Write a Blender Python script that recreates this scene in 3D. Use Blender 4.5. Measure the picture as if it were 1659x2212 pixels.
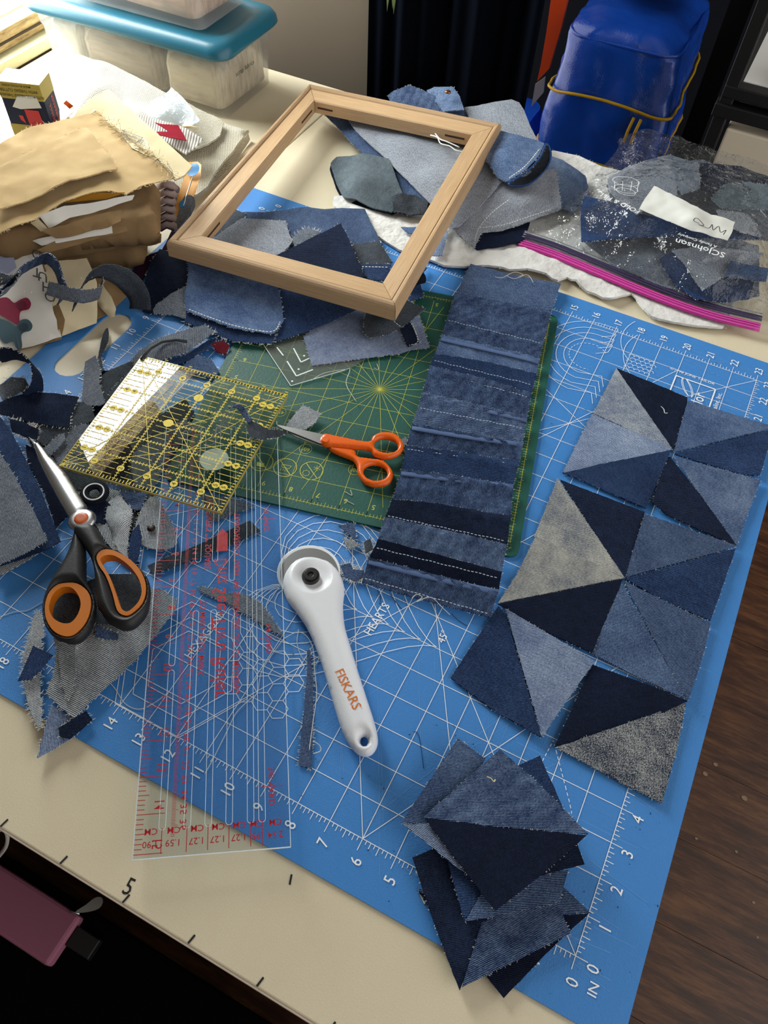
import bpy, bmesh, math, random
import numpy as np
from mathutils import Vector, Matrix, noise
from mathutils.geometry import delaunay_2d_cdt

random.seed(7)
scene = bpy.context.scene
COL = scene.collection
for o in list(bpy.data.objects):
    bpy.data.objects.remove(o)

# ------------------------------------------------------------------ camera
CR = ((0.8911975, 0.4519008, 0.0394037), (0.3880723, -0.7145679, -0.5820589), (-0.2348762, 0.5340209, -0.8121914))
CC = Vector((-0.101602, -0.116920, 0.561105))
CF = 1679.12
cam = bpy.data.cameras.new('camera')
cam.sensor_fit = 'VERTICAL'
cam.sensor_height = 36.0
cam.sensor_width = 27.0
cam.lens = CF * 36.0 / 2212.0
cam.clip_start = 0.01
cam.clip_end = 50
camo = bpy.data.objects.new('camera', cam)
COL.objects.link(camo)
camo.matrix_world = Matrix(((CR[0][0], -CR[1][0], -CR[2][0], CC.x), (CR[0][1], -CR[1][1], -CR[2][1], CC.y),
                            (CR[0][2], -CR[1][2], -CR[2][2], CC.z), (0, 0, 0, 1)))
scene.camera = camo

# ------------------------------------------------------------------ world, window light, exposure
WORLD_STRENGTH = 1.4
WINDOW_RADIANCE = 21.5
scene.view_settings.view_transform = 'Standard'
scene.view_settings.look = 'None'
scene.view_settings.gamma = 1.0
scene.view_settings.use_curve_mapping = False
scene.view_settings.exposure = 0.5
scene.cycles.transparent_max_bounces = 24
scene.cycles.max_bounces = 10
world = bpy.data.worlds.new('room_light')
world.use_nodes = True
world.node_tree.nodes['Background'].inputs[0].default_value = (1.0, 0.98, 0.95, 1)
world.node_tree.nodes['Background'].inputs[1].default_value = WORLD_STRENGTH
scene.world = world

WIN_X, WIN_Y0, WIN_Y1, WIN_Z0, WIN_Z1 = -1.10, 0.57, 0.985, 0.045, 0.90   # the window opening in the left wall
sky = bpy.data.lights.new('window_daylight', 'AREA')
sky.shape = 'RECTANGLE'
sky.size = WIN_Z1 - WIN_Z0 + .05
sky.size_y = WIN_Y1 - WIN_Y0 + .05
sky.energy = WINDOW_RADIANCE * math.pi * sky.size * sky.size_y
sky.color = (1.0, 0.985, 0.96)
skyo = bpy.data.objects.new('window_daylight', sky)
COL.objects.link(skyo)
skyo.location = (WIN_X - .075, (WIN_Y0 + WIN_Y1) / 2, (WIN_Z0 + WIN_Z1) / 2)
skyo.rotation_euler = (0, -math.pi / 2, 0)


# ------------------------------------------------------------------ helpers: pixels to points
def P(px, py, z=0.0):
    a, b = (px - 829.5) / CF, (py - 1106.0) / CF
    v = Vector((CR[0][0] * a + CR[1][0] * b + CR[2][0], CR[0][1] * a + CR[1][1] * b + CR[2][1],
                CR[0][2] * a + CR[1][2] * b + CR[2][2]))
    return CC + v * ((z - CC.z) / v.z)


def lin(h):
    if not isinstance(h, str):
        return (h[0], h[1], h[2], 1)
    h = h.lstrip('#')
    c = [int(h[i:i + 2], 16) / 255 for i in (0, 2, 4)]
    return tuple((x / 12.92 if x <= .04045 else ((x + .055) / 1.055) ** 2.4) for x in c) + (1,)


# ------------------------------------------------------------------ helpers: materials
class NT:
    def __init__(s, name):
        s.m = bpy.data.materials.new(name)
        s.m.use_nodes = True
        s.t = s.m.node_tree
        s.b = s.t.nodes['Principled BSDF']
        s.out = s.t.nodes['Material Output']

    def n(s, typ, ins=None, **kw):
        nd = s.t.nodes.new(typ)
        for k, v in kw.items():
            setattr(nd, k, v)
        for k, v in (ins or {}).items():
            s.set(nd.inputs[k], v)
        return nd

    def set(s, sock, v):
        if isinstance(v, bpy.types.NodeSocket):
            s.t.links.new(v, sock)
        elif isinstance(v, bpy.types.Node):
            s.t.links.new(v.outputs[0], sock)
        else:
            sock.default_value = v

    def math(s, op, a, b=0.0, c=0.0):
        return s.n('ShaderNodeMath', {0: a, 1: b, 2: c}, operation=op).outputs[0]

    def ramp(s, fac, stops):
        nd = s.n('ShaderNodeValToRGB', {0: fac})
        e = nd.color_ramp.elements
        while len(e) < len(stops):
            e.new(0.5)
        for i, (p, c) in enumerate(stops):
            e[i].position = p
            e[i].color = lin(c)
        return nd.outputs[0]

    def mix(s, fac, a, b, blend='MIX'):
        nd = s.n('ShaderNodeMix', data_type='RGBA', blend_type=blend)
        s.set(nd.inputs[0], fac)
        s.set(nd.inputs[6], a if not isinstance(a, str) else lin(a))
        s.set(nd.inputs[7], b if not isinstance(b, str) else lin(b))
        return nd.outputs[2]

    def coord(s, kind='UV', scale=(1, 1, 1), rot=(0, 0, 0)):
        tc = s.n('ShaderNodeTexCoord')
        mp = s.n('ShaderNodeMapping', {0: tc.outputs[kind]})
        mp.inputs[2].default_value = rot
        mp.inputs[3].default_value = scale
        return mp.outputs[0]

    def noise(s, vec, scale, detail=2.0, rough=0.5):
        return s.n('ShaderNodeTexNoise', {0: vec, 'Scale': scale, 'Detail': detail, 'Roughness': rough}).outputs[0]

    def bump(s, h, dist, strength=1.0):
        nd = s.n('ShaderNodeBump', {'Height': h, 'Distance': dist, 'Strength': strength})
        s.set(s.b.inputs['Normal'], nd)

    def base(s, c, rough=0.6, spec=0.5, metal=0.0):
        s.set(s.b.inputs['Base Color'], lin(c) if isinstance(c, (str, tuple)) else c)
        s.set(s.b.inputs['Roughness'], rough)
        s.b.inputs['Specular IOR Level'].default_value = spec
        s.b.inputs['Metallic'].default_value = metal
        return s.m


MATS = {}


def plain(name, c, rough=0.6, spec=0.4, metal=0.0, grain=0.0, gscale=300, bump=0.0):
    if name in MATS:
        return MATS[name]
    m = NT(name)
    if grain or bump:
        v = m.coord('Object')
        n = m.noise(v, gscale, 3)
        col = m.mix(m.math('MULTIPLY', m.math('SUBTRACT', n, .5), grain * 2), c, tuple(lin(c)[i] * .25 for i in range(3)) + (1,))
        m.base(col if grain else c, rough, spec, metal)
        if bump:
            m.bump(n, bump)
    else:
        m.base(c, rough, spec, metal)
    MATS[name] = m.m
    return m.m


def denim(name, dark, light, bias=0.0, tw=0.55, slub=0.5, fade=0.5, pitch=.00098, ang=0.75, fscale=22, crease=0.0, sscale=1300):
    """woven twill: diagonal ribs, white slubs and a washed-out fade"""
    if name in MATS:
        return MATS[name]
    m = NT(name)
    v = m.coord('UV', rot=(0, 0, ang))
    w = m.n('ShaderNodeTexWave', {0: v, 'Scale': .314 / pitch, 'Distortion': 2.6, 'Detail': 2.0, 'Detail Scale': .5})
    brk = m.noise(m.coord('UV'), 420, 2)
    amp = m.math('MULTIPLY_ADD', brk, 1.5, .25)
    sl = m.noise(m.coord('UV', scale=(1.0, .35, 1), rot=(0, 0, ang)), sscale, 2)
    fd = m.noise(m.coord('UV', scale=(1, 1, 1)), fscale, 3, .6)
    md = m.noise(m.coord('UV'), 160, 3, .6)
    f = m.math('MULTIPLY_ADD', m.math('MULTIPLY', m.math('SUBTRACT', w.outputs[1], .5), amp), tw, .37 + bias)
    f = m.math('MULTIPLY_ADD', m.math('SUBTRACT', sl, .5), slub * 1.6, f)
    f = m.math('MULTIPLY_ADD', m.math('SUBTRACT', fd, .5), fade * 1.3, f)
    f = m.math('MULTIPLY_ADD', m.math('SUBTRACT', md, .5), .35, f)
    if crease:
        cv = m.n('ShaderNodeTexWave', {0: m.coord('UV', rot=(0, 0, .3)), 'Scale': 28, 'Distortion': 7, 'Detail': 2.0, 'Detail Scale': 2})
        f = m.math('MULTIPLY_ADD', m.math('SUBTRACT', cv.outputs[1], .5), crease, f)
    m.base(m.ramp(f, [(0.02, dark), (.98, light)]), .92, .12)
    hb = m.math('ADD', w.outputs[1], m.math('MULTIPLY', sl, .6))
    m.bump(hb, .0005)
    MATS[name] = m.m
    return m.m


NAVY = denim('denim_navy', '#060b1d', '#374a70', bias=-.16, tw=.4, slub=.5, fade=.3)
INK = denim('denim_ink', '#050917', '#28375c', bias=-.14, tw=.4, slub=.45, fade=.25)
INDIGO = denim('denim_indigo', '#071534', '#5675ab', bias=-.14, tw=.65, slub=.65, fade=.4)
MID = denim('denim_mid', '#0c2049', '#90abd2', bias=-.14, tw=.75, slub=.65, fade=.45)
MIDW = denim('denim_mid_washed', '#0b1f48', '#94add2', bias=-.16, tw=.7, slub=.65, fade=.65, fscale=34, crease=.14)
DARKW = denim('denim_dark_washed', '#071738', '#7f9ac8', bias=-.2, tw=.65, slub=.65, fade=.55, fscale=40, crease=.12)
BLUE = denim('denim_blue', '#1a3567', '#98b2d6', bias=-.08, tw=.5, slub=.55, fade=.5)
LIGHT = denim('denim_light', '#17386e', '#c9d8ee', bias=-.02, tw=.8, slub=.55, fade=.5)
PALE = denim('denim_pale', '#304a74', '#d8dcdc', bias=.06, tw=.7, slub=.7, fade=.9, fscale=20)
STONE = denim('denim_stone', '#3f4f69', '#d0cdc2', bias=.14, tw=.45, slub=.7, fade=1.1, fscale=22)
GREY = denim('denim_reverse_grey', '#222d40', '#b5bdc9', bias=-.04, tw=.75, slub=.6, fade=.3)
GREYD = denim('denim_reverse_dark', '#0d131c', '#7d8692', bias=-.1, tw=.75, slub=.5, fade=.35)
GREYL = denim('denim_reverse_light', '#313e52', '#dadddf', bias=.06, tw=.8, slub=.55, fade=.45, pitch=.00125)
MELANGE = denim('denim_melange', '#565d6b', '#c6cbd5', bias=.05, tw=.2, slub=1.0, fade=.25)
SPECK = denim('denim_speckled', '#0f1d3c', '#d2d4d0', bias=-.1, tw=.3, slub=1.5, fade=.6, fscale=40, sscale=1900)
SLATE = denim('denim_slate', '#2b3640', '#94a2aa', bias=.0, tw=.25, slub=.5, fade=.6, fscale=18)
FADED = denim('denim_faded', '#1f3c6b', '#a9bedb', bias=-.08, tw=.5, slub=.65, fade=.7, fscale=18)
COTTON = plain('cotton_thread', '#d9d9d4', .9, .1)
THREADB = plain('navy_thread', '#27365c', .9, .1)
THREADT = plain('linen_thread', '#dccba4', .9, .1)
FRAY = {}


def linen(name, c, c2, scale=900, bumpd=.0002, fade=.4, fs=30):
    m = NT(name)
    v = m.coord('UV')
    a = m.n('ShaderNodeTexWave', {0: v, 'Scale': scale, 'Distortion': .8}, bands_direction='X').outputs[1]
    b = m.n('ShaderNodeTexWave', {0: v, 'Scale': scale, 'Distortion': .8}, bands_direction='Y').outputs[1]
    h = m.math('MULTIPLY', a, b)
    n = m.noise(v, fs, 3)
    f = m.math('ADD', m.math('MULTIPLY', h, .3), m.math('MULTIPLY_ADD', m.math('SUBTRACT', n, .5), fade * 2, .35))
    m.base(m.mix(f, c, c2), .9, .1)
    m.bump(h, bumpd)
    return m.m


TAN = linen('tan_linen', '#a98b5f', '#d3b98c', 700)
CANVAS = linen('cream_canvas', '#b9a984', '#d2c5a6', 600, .0001, .3)
AIDA = linen('aida_waffle', '#a9a28e', '#dcd7c8', 150, .0009, .1)
KRAFT = linen('kraft_paper', '#6f583e', '#9b7f5b', 1500, .00005, .6, 40)
PAPER = plain('white_paper', '#d9d6cf', .7, .2, grain=.15, gscale=40)
TISSUE = plain('cream_tissue', '#d2c3a3', .75, .2, grain=.2, gscale=60)
BATTING = plain('white_batting', '#d2d0cd', .98, .02, grain=.3, gscale=70, bump=.004)
FELT = plain('maroon_felt', '#2b1528', .95, .05)


# ------------------------------------------------------------------ helpers: objects
def tag(o, label=None, cat=None, group=None, kind=None):
    if label:
        o['label'] = label
    if cat:
        o['category'] = cat
    if group:
        o['group'] = group
    if kind:
        o['kind'] = kind
    return o


def empty(name, loc=(0, 0, 0)):
    o = bpy.data.objects.new(name, None)
    o.empty_display_size = .02
    COL.objects.link(o)
    o.location = loc
    return o


def mk(name, verts, faces, mat, parent=None, smooth=True, uvs=None):
    me = bpy.data.meshes.new(name)
    me.from_pydata([tuple(v) for v in verts], [], faces)
    me.update()
    if uvs is not None:
        uv = me.uv_layers.new(name='uv')
        li = np.zeros(len(me.loops), dtype=np.int32)
        me.loops.foreach_get('vertex_index', li)
        uv.data.foreach_set('uv', np.asarray(uvs, dtype=np.float32)[li].ravel())
    if smooth:
        me.polygons.foreach_set('use_smooth', [True] * len(me.polygons))
    if mat is not None:
        for mm in (mat if isinstance(mat, (list, tuple)) else [mat]):
            me.materials.append(mm)
    o = bpy.data.objects.new(name, me)
    COL.objects.link(o)
    if parent is not None:
        o.parent = parent
        if parent.type == 'EMPTY':
            o.matrix_parent_inverse = Matrix.Translation(-Vector(parent.location)) if parent.get('world_parts') else Matrix()
    return o


def root(name, loc, label, cat, group=None):
    """an Empty at the thing's base; its parts are built in world coordinates"""
    e = empty(name, loc)
    e['world_parts'] = 1
    tag(e, label, cat, group)
    return e


def drop_flags():
    for o in bpy.data.objects:
        if 'world_parts' in o.keys():
            del o['world_parts']


def box(name, lo, hi, mat, parent=None, bev=0.0, M=None):
    x0, y0, z0 = lo
    x1, y1, z1 = hi
    v = [Vector(p) for p in ((x0, y0, z0), (x1, y0, z0), (x1, y1, z0), (x0, y1, z0), (x0, y0, z1), (x1, y0, z1), (x1, y1, z1), (x0, y1, z1))]
    if M is not None:
        v = [M @ p for p in v]
    f = [(3, 2, 1, 0), (4, 5, 6, 7), (0, 1, 5, 4), (1, 2, 6, 5), (2, 3, 7, 6), (3, 0, 4, 7)]
    uv = [(p.x, p.y) for p in v]
    o = mk(name, v, f, mat, parent, smooth=False, uvs=uv)
    if bev:
        b = o.modifiers.new('bevel', 'BEVEL')
        b.width = bev
        b.segments = 2
        b.limit_method = 'ANGLE'
    return o


def catmull(pts, n=6, closed=True):
    out = []
    L = len(pts)
    rng = range(L) if closed else range(L - 1)
    for i in rng:
        if closed:
            p0, p1, p2, p3 = pts[i - 1], pts[i], pts[(i + 1) % L], pts[(i + 2) % L]
        else:
            p0, p1, p2, p3 = pts[max(i - 1, 0)], pts[i], pts[i + 1], pts[min(i + 2, L - 1)]
        for k in range(n):
            t = k / n
            out.append(tuple(.5 * (2 * b + (c - a) * t + (2 * a - 5 * b + 4 * c - d) * t * t + (3 * b - a - 3 * c + d) * t ** 3)
                             for a, b, c, d in zip(p0, p1, p2, p3)))
    if not closed:
        out.append(tuple(pts[-1]))
    return out


def ell(cx, cy, rx, ry, rot=0, n=28):
    r = math.radians(rot)
    return [(cx + rx * math.cos(t) * math.cos(r) - ry * math.sin(t) * math.sin(r),
             cy + rx * math.cos(t) * math.sin(r) + ry * math.sin(t) * math.cos(r)) for t in (2 * math.pi * k / n for k in range(n))]


def area2(p):
    return sum(p[i - 1][0] * p[i][1] - p[i][0] * p[i - 1][1] for i in range(len(p)))


def resample(p3, res):
    """dense closed outline; returns list of 3-tuples"""
    out = []
    for i in range(len(p3)):
        a, b = Vector(p3[i]), Vector(p3[(i + 1) % len(p3)])
        n = max(1, int((b - a).length / res))
        for k in range(n):
            out.append(a.lerp(b, k / n))
    return out


def inside(pts, poly):
    x, y = pts[:, 0], pts[:, 1]
    c = np.zeros(len(pts), bool)
    j = len(poly) - 1
    for i in range(len(poly)):
        xi, yi = poly[i][0], poly[i][1]
        xj, yj = poly[j][0], poly[j][1]
        m = ((yi > y) != (yj > y))
        xx = (xj - xi) * (y - yi) / ((yj - yi) if abs(yj - yi) > 1e-12 else 1e-12) + xi
        c ^= m & (x < xx)
        j = i
    return c


def dist_poly(pts, polys):
    d = np.full(len(pts), 1e9)
    for poly in polys:
        a = np.array([(p[0], p[1]) for p in poly])
        b = np.roll(a, -1, 0)
        for s, e in zip(a, b):
            ab = e - s
            L = max(ab @ ab, 1e-14)
            t = np.clip(((pts - s) @ ab) / L, 0, 1)
            d = np.minimum(d, np.hypot(*(pts - s - t[:, None] * ab).T))
    return d


def tri_region(outer, holes, res, rng):
    """triangulate an outline with holes, filled with a jittered grid. returns (verts xy, tris, boundary count)"""
    bv = [tuple(p[:2]) for p in outer]
    edges = [(i, (i + 1) % len(bv)) for i in range(len(bv))]
    for h in holes:
        o = len(bv)
        bv += [tuple(p[:2]) for p in h]
        edges += [(o + i, o + (i + 1) % len(h)) for i in range(len(h))]
    a = np.array(bv)
    x0, y0 = a.min(0)
    x1, y1 = a.max(0)
    g = []
    yy, row = y0 + res * .5, 0
    while yy < y1:
        xx = x0 + (res * .5 if row % 2 else 0)
        while xx < x1:
            g.append((xx + rng.uniform(-.12, .12) * res, yy + rng.uniform(-.12, .12) * res))
            xx += res
        yy += res * .87
        row += 1
    if g:
        g = np.array(g)
        k = inside(g, outer)
        for h in holes:
            k &= ~inside(g, h)
        g = g[k]
        if len(g):
            g = g[dist_poly(g, [outer] + list(holes)) > res * .45]
    nb = len(bv)
    sc = 1000.0
    allv = [Vector((p[0] * sc, p[1] * sc)) for p in bv] + [Vector((p[0] * sc, p[1] * sc)) for p in g]
    rv, re, rf, ov, oe, of = delaunay_2d_cdt(allv, edges, [], 0, 1e-4)
    pv = np.array([(v.x / sc, v.y / sc) for v in rv])
    cen = np.array([pv[list(f)].mean(0) for f in rf])
    k = inside(cen, outer)
    for h in holes:
        k &= ~inside(cen, h)
    tris = [tuple(f) for f, q in zip(rf, k) if q]
    fixed = []
    for t in tris:
        p, q, r = pv[t[0]], pv[t[1]], pv[t[2]]
        s = (q[0] - p[0]) * (r[1] - p[1]) - (q[1] - p[1]) * (r[0] - p[0])
        if abs(s) < 1e-13:
            continue
        fixed.append(t if s > 0 else (t[0], t[2], t[1]))
    return pv, fixed


def boundary_edges(tris):
    e = {}
    for t in tris:
        for i in range(3):
            a, b = t[i], t[(i + 1) % 3]
            e[(a, b)] = e.get((a, b), 0) + 1
    return [(a, b) for (a, b) in e if (b, a) not in e]


def rot2(x, y, a):
    return x * math.cos(a) - y * math.sin(a), x * math.sin(a) + y * math.cos(a)


def strands(bnd, n, lmin, lmax, rng, w=.00022):
    """short frayed threads leaving an outline"""
    V, F = [], []
    for _ in range(n):
        i = rng.randrange(len(bnd))
        p, q = Vector(bnd[i]), Vector(bnd[(i + 1) % len(bnd)])
        d = q - p
        if d.length < 1e-6:
            continue
        nr = Vector((d.y, -d.x, 0)).normalized()
        s = p.lerp(q, rng.random()) - nr * .0003
        L = rng.uniform(lmin, lmax)
        dr = (nr + d.normalized() * rng.uniform(-.8, .8) + Vector((0, 0, rng.uniform(-.1, .35)))).normalized()
        tw = Vector((rng.uniform(-1, 1), rng.uniform(-1, 1), rng.uniform(-.2, .6))) * .5
        side = dr.cross(Vector((0, 0, 1)))
        if side.length < 1e-4:
            continue
        side.normalize()
        up = side.cross(dr)
        a, b, c = s, s + dr * L * .55, s + (dr + tw * .7).normalized() * L
        o = len(V)
        for pt, k in ((a, 1), (b, .9), (c, .5)):
            V += [pt + side * w * k, pt - side * w * .5 * k + up * w * k, pt - side * w * .5 * k - up * w * k]
        for r in (0, 3):
            for k in range(3):
                F.append((o + r + k, o + r + (k + 1) % 3, o + r + 3 + (k + 1) % 3, o + r + 3 + k))
    return V, F


def cloth(name, pts, mat, z=.004, ctrl=(), res=.004, wr=.0006, wf=45, th=.0010, fray=0, flen=(.001, .003), fmat=None,
          parent=None, smooth=0, zmin=.0032, uva=None, seed=None, hf=None, world=False, jit=.00025, label=None, cat=None, group=None,
          curl=0.0, hem=None):
    """a piece of cloth or paper: outline in photo pixels (px, py[, z]) set on real heights, gently uneven, with thickness"""
    rng = random.Random(seed if seed is not None else int(abs(pts[0][0]) * 7 + abs(pts[0][1]) * 13) + len(pts))
    p3 = []
    for p in pts:
        zz = p[2] if len(p) > 2 else z
        p3.append(Vector((p[0], p[1], zz)) if world else P(p[0], p[1], zz))
    if smooth:
        p3 = [Vector(q) for q in catmull([tuple(q) for q in p3], smooth)]
    if area2(p3) < 0:
        p3.reverse()
    bnd = resample(p3, res)
    L = len(bnd)
    for i, b in enumerate(bnd):
        b.x += rng.uniform(-jit, jit)
        b.y += rng.uniform(-jit, jit)
    pv, tris = tri_region([tuple(b) for b in bnd], [], res, rng)
    src = [(b.x, b.y, b.z, 1.0) for b in bnd[::max(1, L // 80)]]
    for c in ctrl:
        q = Vector(c[:3]) if world else P(c[0], c[1], c[2])
        src.append((q.x, q.y, q.z, c[3] if len(c) > 3 else 14.0))
    src = np.array(src)
    d2 = (pv[:, None, 0] - src[None, :, 0]) ** 2 + (pv[:, None, 1] - src[None, :, 1]) ** 2 + 1e-7
    w = src[None, :, 3] / d2 ** 1.25
    zz = (w * src[None, :, 2]).sum(1) / w.sum(1)
    de = dist_poly(pv, [[tuple(b) for b in bnd]]) if (curl or hem) else None
    ox, oy = rng.uniform(0, 50), rng.uniform(0, 50)
    V = []
    for i, (x, y) in enumerate(pv):
        h = zz[i] + wr * (noise.noise(Vector((x * wf + ox, y * wf + oy, 0))) + .4 * noise.noise(Vector((x * wf * 2.7 + ox, y * wf * 2.7, 3))))
        if curl:
            h += curl * math.exp(-de[i] / .006) * (0.5 + noise.noise(Vector((x * 25 + ox, y * 25, 7))))
        if hem:
            h += hem * math.exp(-((de[i] - .004) / .003) ** 2)
        if hf:
            h += hf(x, y)
        V.append((x, y, max(h, zmin)))
    a = uva if uva is not None else rng.uniform(0, 3.1)
    uv = [rot2(x + ox, y + oy, a) for x, y in pv]
    nv = len(V)
    F = list(tris) + [(t[0] + nv, t[2] + nv, t[1] + nv) for t in tris]
    for (p, q) in boundary_edges(tris):
        F.append((p, p + nv, q + nv, q))
    V2 = V + [(x, y, zq - th) for x, y, zq in V]
    o = mk(name, V2, F, mat, parent, uvs=uv + uv)
    try:
        o.data.set_sharp_from_angle(angle=math.radians(60))
    except Exception:
        pass
    if label:
        tag(o, label, cat, group)
    if fray:
        be = []
        idx = {}
        for p, q in boundary_edges(tris):
            idx[p] = q
        for p in idx:
            be.append(Vector(V[p]))
        s0 = next(iter(idx))
        loop, c = [], s0
        for _ in range(len(idx)):
            loop.append(Vector(V[c]) - Vector((0, 0, th * .5)))
            c = idx.get(c, s0)
            if c == s0:
                break
        per = sum((loop[i] - loop[i - 1]).length for i in range(len(loop)))
        sv, sf = strands(loop, int(per * fray), flen[0], flen[1], rng)
        if sv:
            k = mk('frayed_edge', sv, sf, fmat or COTTON, o)
            k['kind'] = 'stuff'
    return o


def inflate(name, outer, holes, zc, htop, hbot, R, mat, parent=None, res=.0015, zf=None, flat_bottom=False):
    """soft rounded solid from an outline in world xy (with holes)"""
    rng = random.Random(len(outer) * 31 + int(outer[0][0] * 1e4))
    pv, tris = tri_region(outer, holes, res, rng)
    d = dist_poly(pv, [outer] + list(holes))
    f = np.sqrt(np.clip(1 - (1 - np.clip(d / R, 0, 1)) ** 2, 0, 1))
    zb = np.array([zf(x, y) if zf else 0.0 for x, y in pv])
    be = boundary_edges(tris)
    onb = set(i for e in be for i in e)
    V = [(x, y, zc + zb[i] + htop * f[i]) for i, (x, y) in enumerate(pv)]
    mp = {}
    for i, (x, y) in enumerate(pv):
        if i in onb:
            mp[i] = i
        else:
            mp[i] = len(V)
            V.append((x, y, zc + zb[i] - hbot * f[i]))
    F = list(tris) + [(mp[t[0]], mp[t[2]], mp[t[1]]) for t in tris]
    return mk(name, V, F, mat, parent, uvs=[(v[0], v[1]) for v in V])


def slab(name, outer, holes, ztop, th, mat, parent=None, res=.02, bev=0.0, zf=None):
    """flat sheet with square edges from an outline in world xy (with holes)"""
    rng = random.Random(3)
    pv, tris = tri_region(outer, holes, res, rng)
    n = len(pv)
    V = [(x, y, ztop + (zf(x, y) if zf else 0)) for x, y in pv]
    V += [(x, y, z - th) for x, y, z in V]
    F = list(tris) + [(t[0] + n, t[2] + n, t[1] + n) for t in tris]
    F += [(a, a + n, b + n, b) for a, b in boundary_edges(tris)]
    o = mk(name, V, F, mat, parent, smooth=False, uvs=[(v[0], v[1]) for v in V])
    if bev:
        b = o.modifiers.new('bevel', 'BEVEL')
        b.width = bev
        b.segments = 2
        b.limit_method = 'ANGLE'
    return o


def W2(pts, z):
    o = [tuple(P(p[0], p[1], z))[:2] for p in pts]
    return o if area2(o) > 0 else o[::-1]


def tube(name, path, r, mat, parent=None, sides=6, closed=False, sx=1.0, r1=None):
    path = [Vector(p) for p in path]
    n = len(path)
    V, F = [], []
    for i, p in enumerate(path):
        a = path[(i - 1) % n] if closed or i else path[0]
        b = path[(i + 1) % n] if closed or i < n - 1 else path[-1]
        t = (b - a)
        if t.length < 1e-9:
            t = Vector((1, 0, 0))
        t.normalize()
        s = t.cross(Vector((0, 0, 1)))
        s = s.normalized() if s.length > 1e-3 else Vector((1, 0, 0))
        u = s.cross(t)
        rr = r if r1 is None else r + (r1 - r) * i / max(1, n - 1)
        for k in range(sides):
            c = 2 * math.pi * k / sides
            V.append(p + s * rr * math.cos(c) + u * rr * sx * math.sin(c))
    for i in range(n if closed else n - 1):
        for k in range(sides):
            a, b = i * sides + k, i * sides + (k + 1) % sides
            c, d = ((i + 1) % n) * sides + (k + 1) % sides, ((i + 1) % n) * sides + k
            F.append((a, b, c, d))
    if not closed:
        F.append(tuple(range(sides))[::-1])
        F.append(tuple((n - 1) * sides + k for k in range(sides)))
    return mk(name, V, F, mat, parent)


def thread(path_px, z, label, r=.00028, mat=None, name='loose_thread'):
    pts = [tuple(P(p[0], p[1], p[2] if len(p) > 2 else z)) for p in path_px]
    o = tube(name, catmull(pts, 6, closed=False), r, mat or COTTON, sides=4)
    tag(o, label, 'thread')
    return o


def ribbon(name, path, wdir, mat, label=None, cat=None, group=None, parent=None, th=.001, uvs=1.0, fray=0, nsm=6, zmin=.0035, fmat=None):
    """a strip swept along a path: path = [(px,py,z)], wdir = [(dx,dy,dz)] half-width vectors in metres per path point"""
    c = catmull([tuple(P(*p)) for p in path], nsm, closed=False)
    w = catmull(wdir if len(wdir) == len(path) else [wdir[0]] * len(path), nsm, closed=False)
    rng = random.Random(int(path[0][0] * 3 + path[0][1]))
    V, UV, rows, m = [], [], len(c), 5
    L = 0
    for i in range(rows):
        p, d = Vector(c[i]), Vector(w[i])
        if i:
            L += (p - Vector(c[i - 1])).length
        for k in range(m):
            t = -1 + 2 * k / (m - 1)
            q = p + d * t
            q.z += .0004 * rng.uniform(-1, 1)
            q.z = max(q.z, zmin)
            V.append(q)
            UV.append((L, t * d.length))
    F = []
    for i in range(rows - 1):
        for k in range(m - 1):
            a = i * m + k
            F.append((a, a + 1, a + m + 1, a + m))
    o = mk(name, V, F, mat, parent, uvs=UV)
    s = o.modifiers.new('thickness', 'SOLIDIFY')
    s.thickness = th
    s.offset = 0
    if label:
        tag(o, label, cat, group)
    if fray:
        for side in (0, m - 1):
            loop = [Vector(V[i * m + side]) for i in range(rows)]
            if side == 0:
                loop.reverse()
            loop2 = loop
            sv, sf = strands(loop2[:-1], int(L * fray), .001, .003, rng)
            if sv:
                k = mk('frayed_edge', sv, sf, fmat or COTTON, o)
                k['kind'] = 'stuff'
    return o


# ------------------------------------------------------------------ helpers: flat print (lines and lettering)
TXT = {}


def text_geo(s, bold=False):
    if s in TXT:
        return TXT[s]
    cu = bpy.data.curves.new('lettering', 'FONT')
    cu.body = s
    cu.size = 1.0
    cu.resolution_u = 2
    cu.offset = .004
    cu.align_x = 'CENTER'
    cu.align_y = 'CENTER'
    ob = bpy.data.objects.new('lettering', cu)
    COL.objects.link(ob)
    dg = bpy.context.evaluated_depsgraph_get()
    me = bpy.data.meshes.new_from_object(ob.evaluated_get(dg))
    g = ([tuple(v.co)[:2] for v in me.vertices], [tuple(p.vertices) for p in me.polygons])
    bpy.data.objects.remove(ob)
    bpy.data.curves.remove(cu)
    bpy.data.meshes.remove(me)
    TXT[s] = g
    return g


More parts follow.
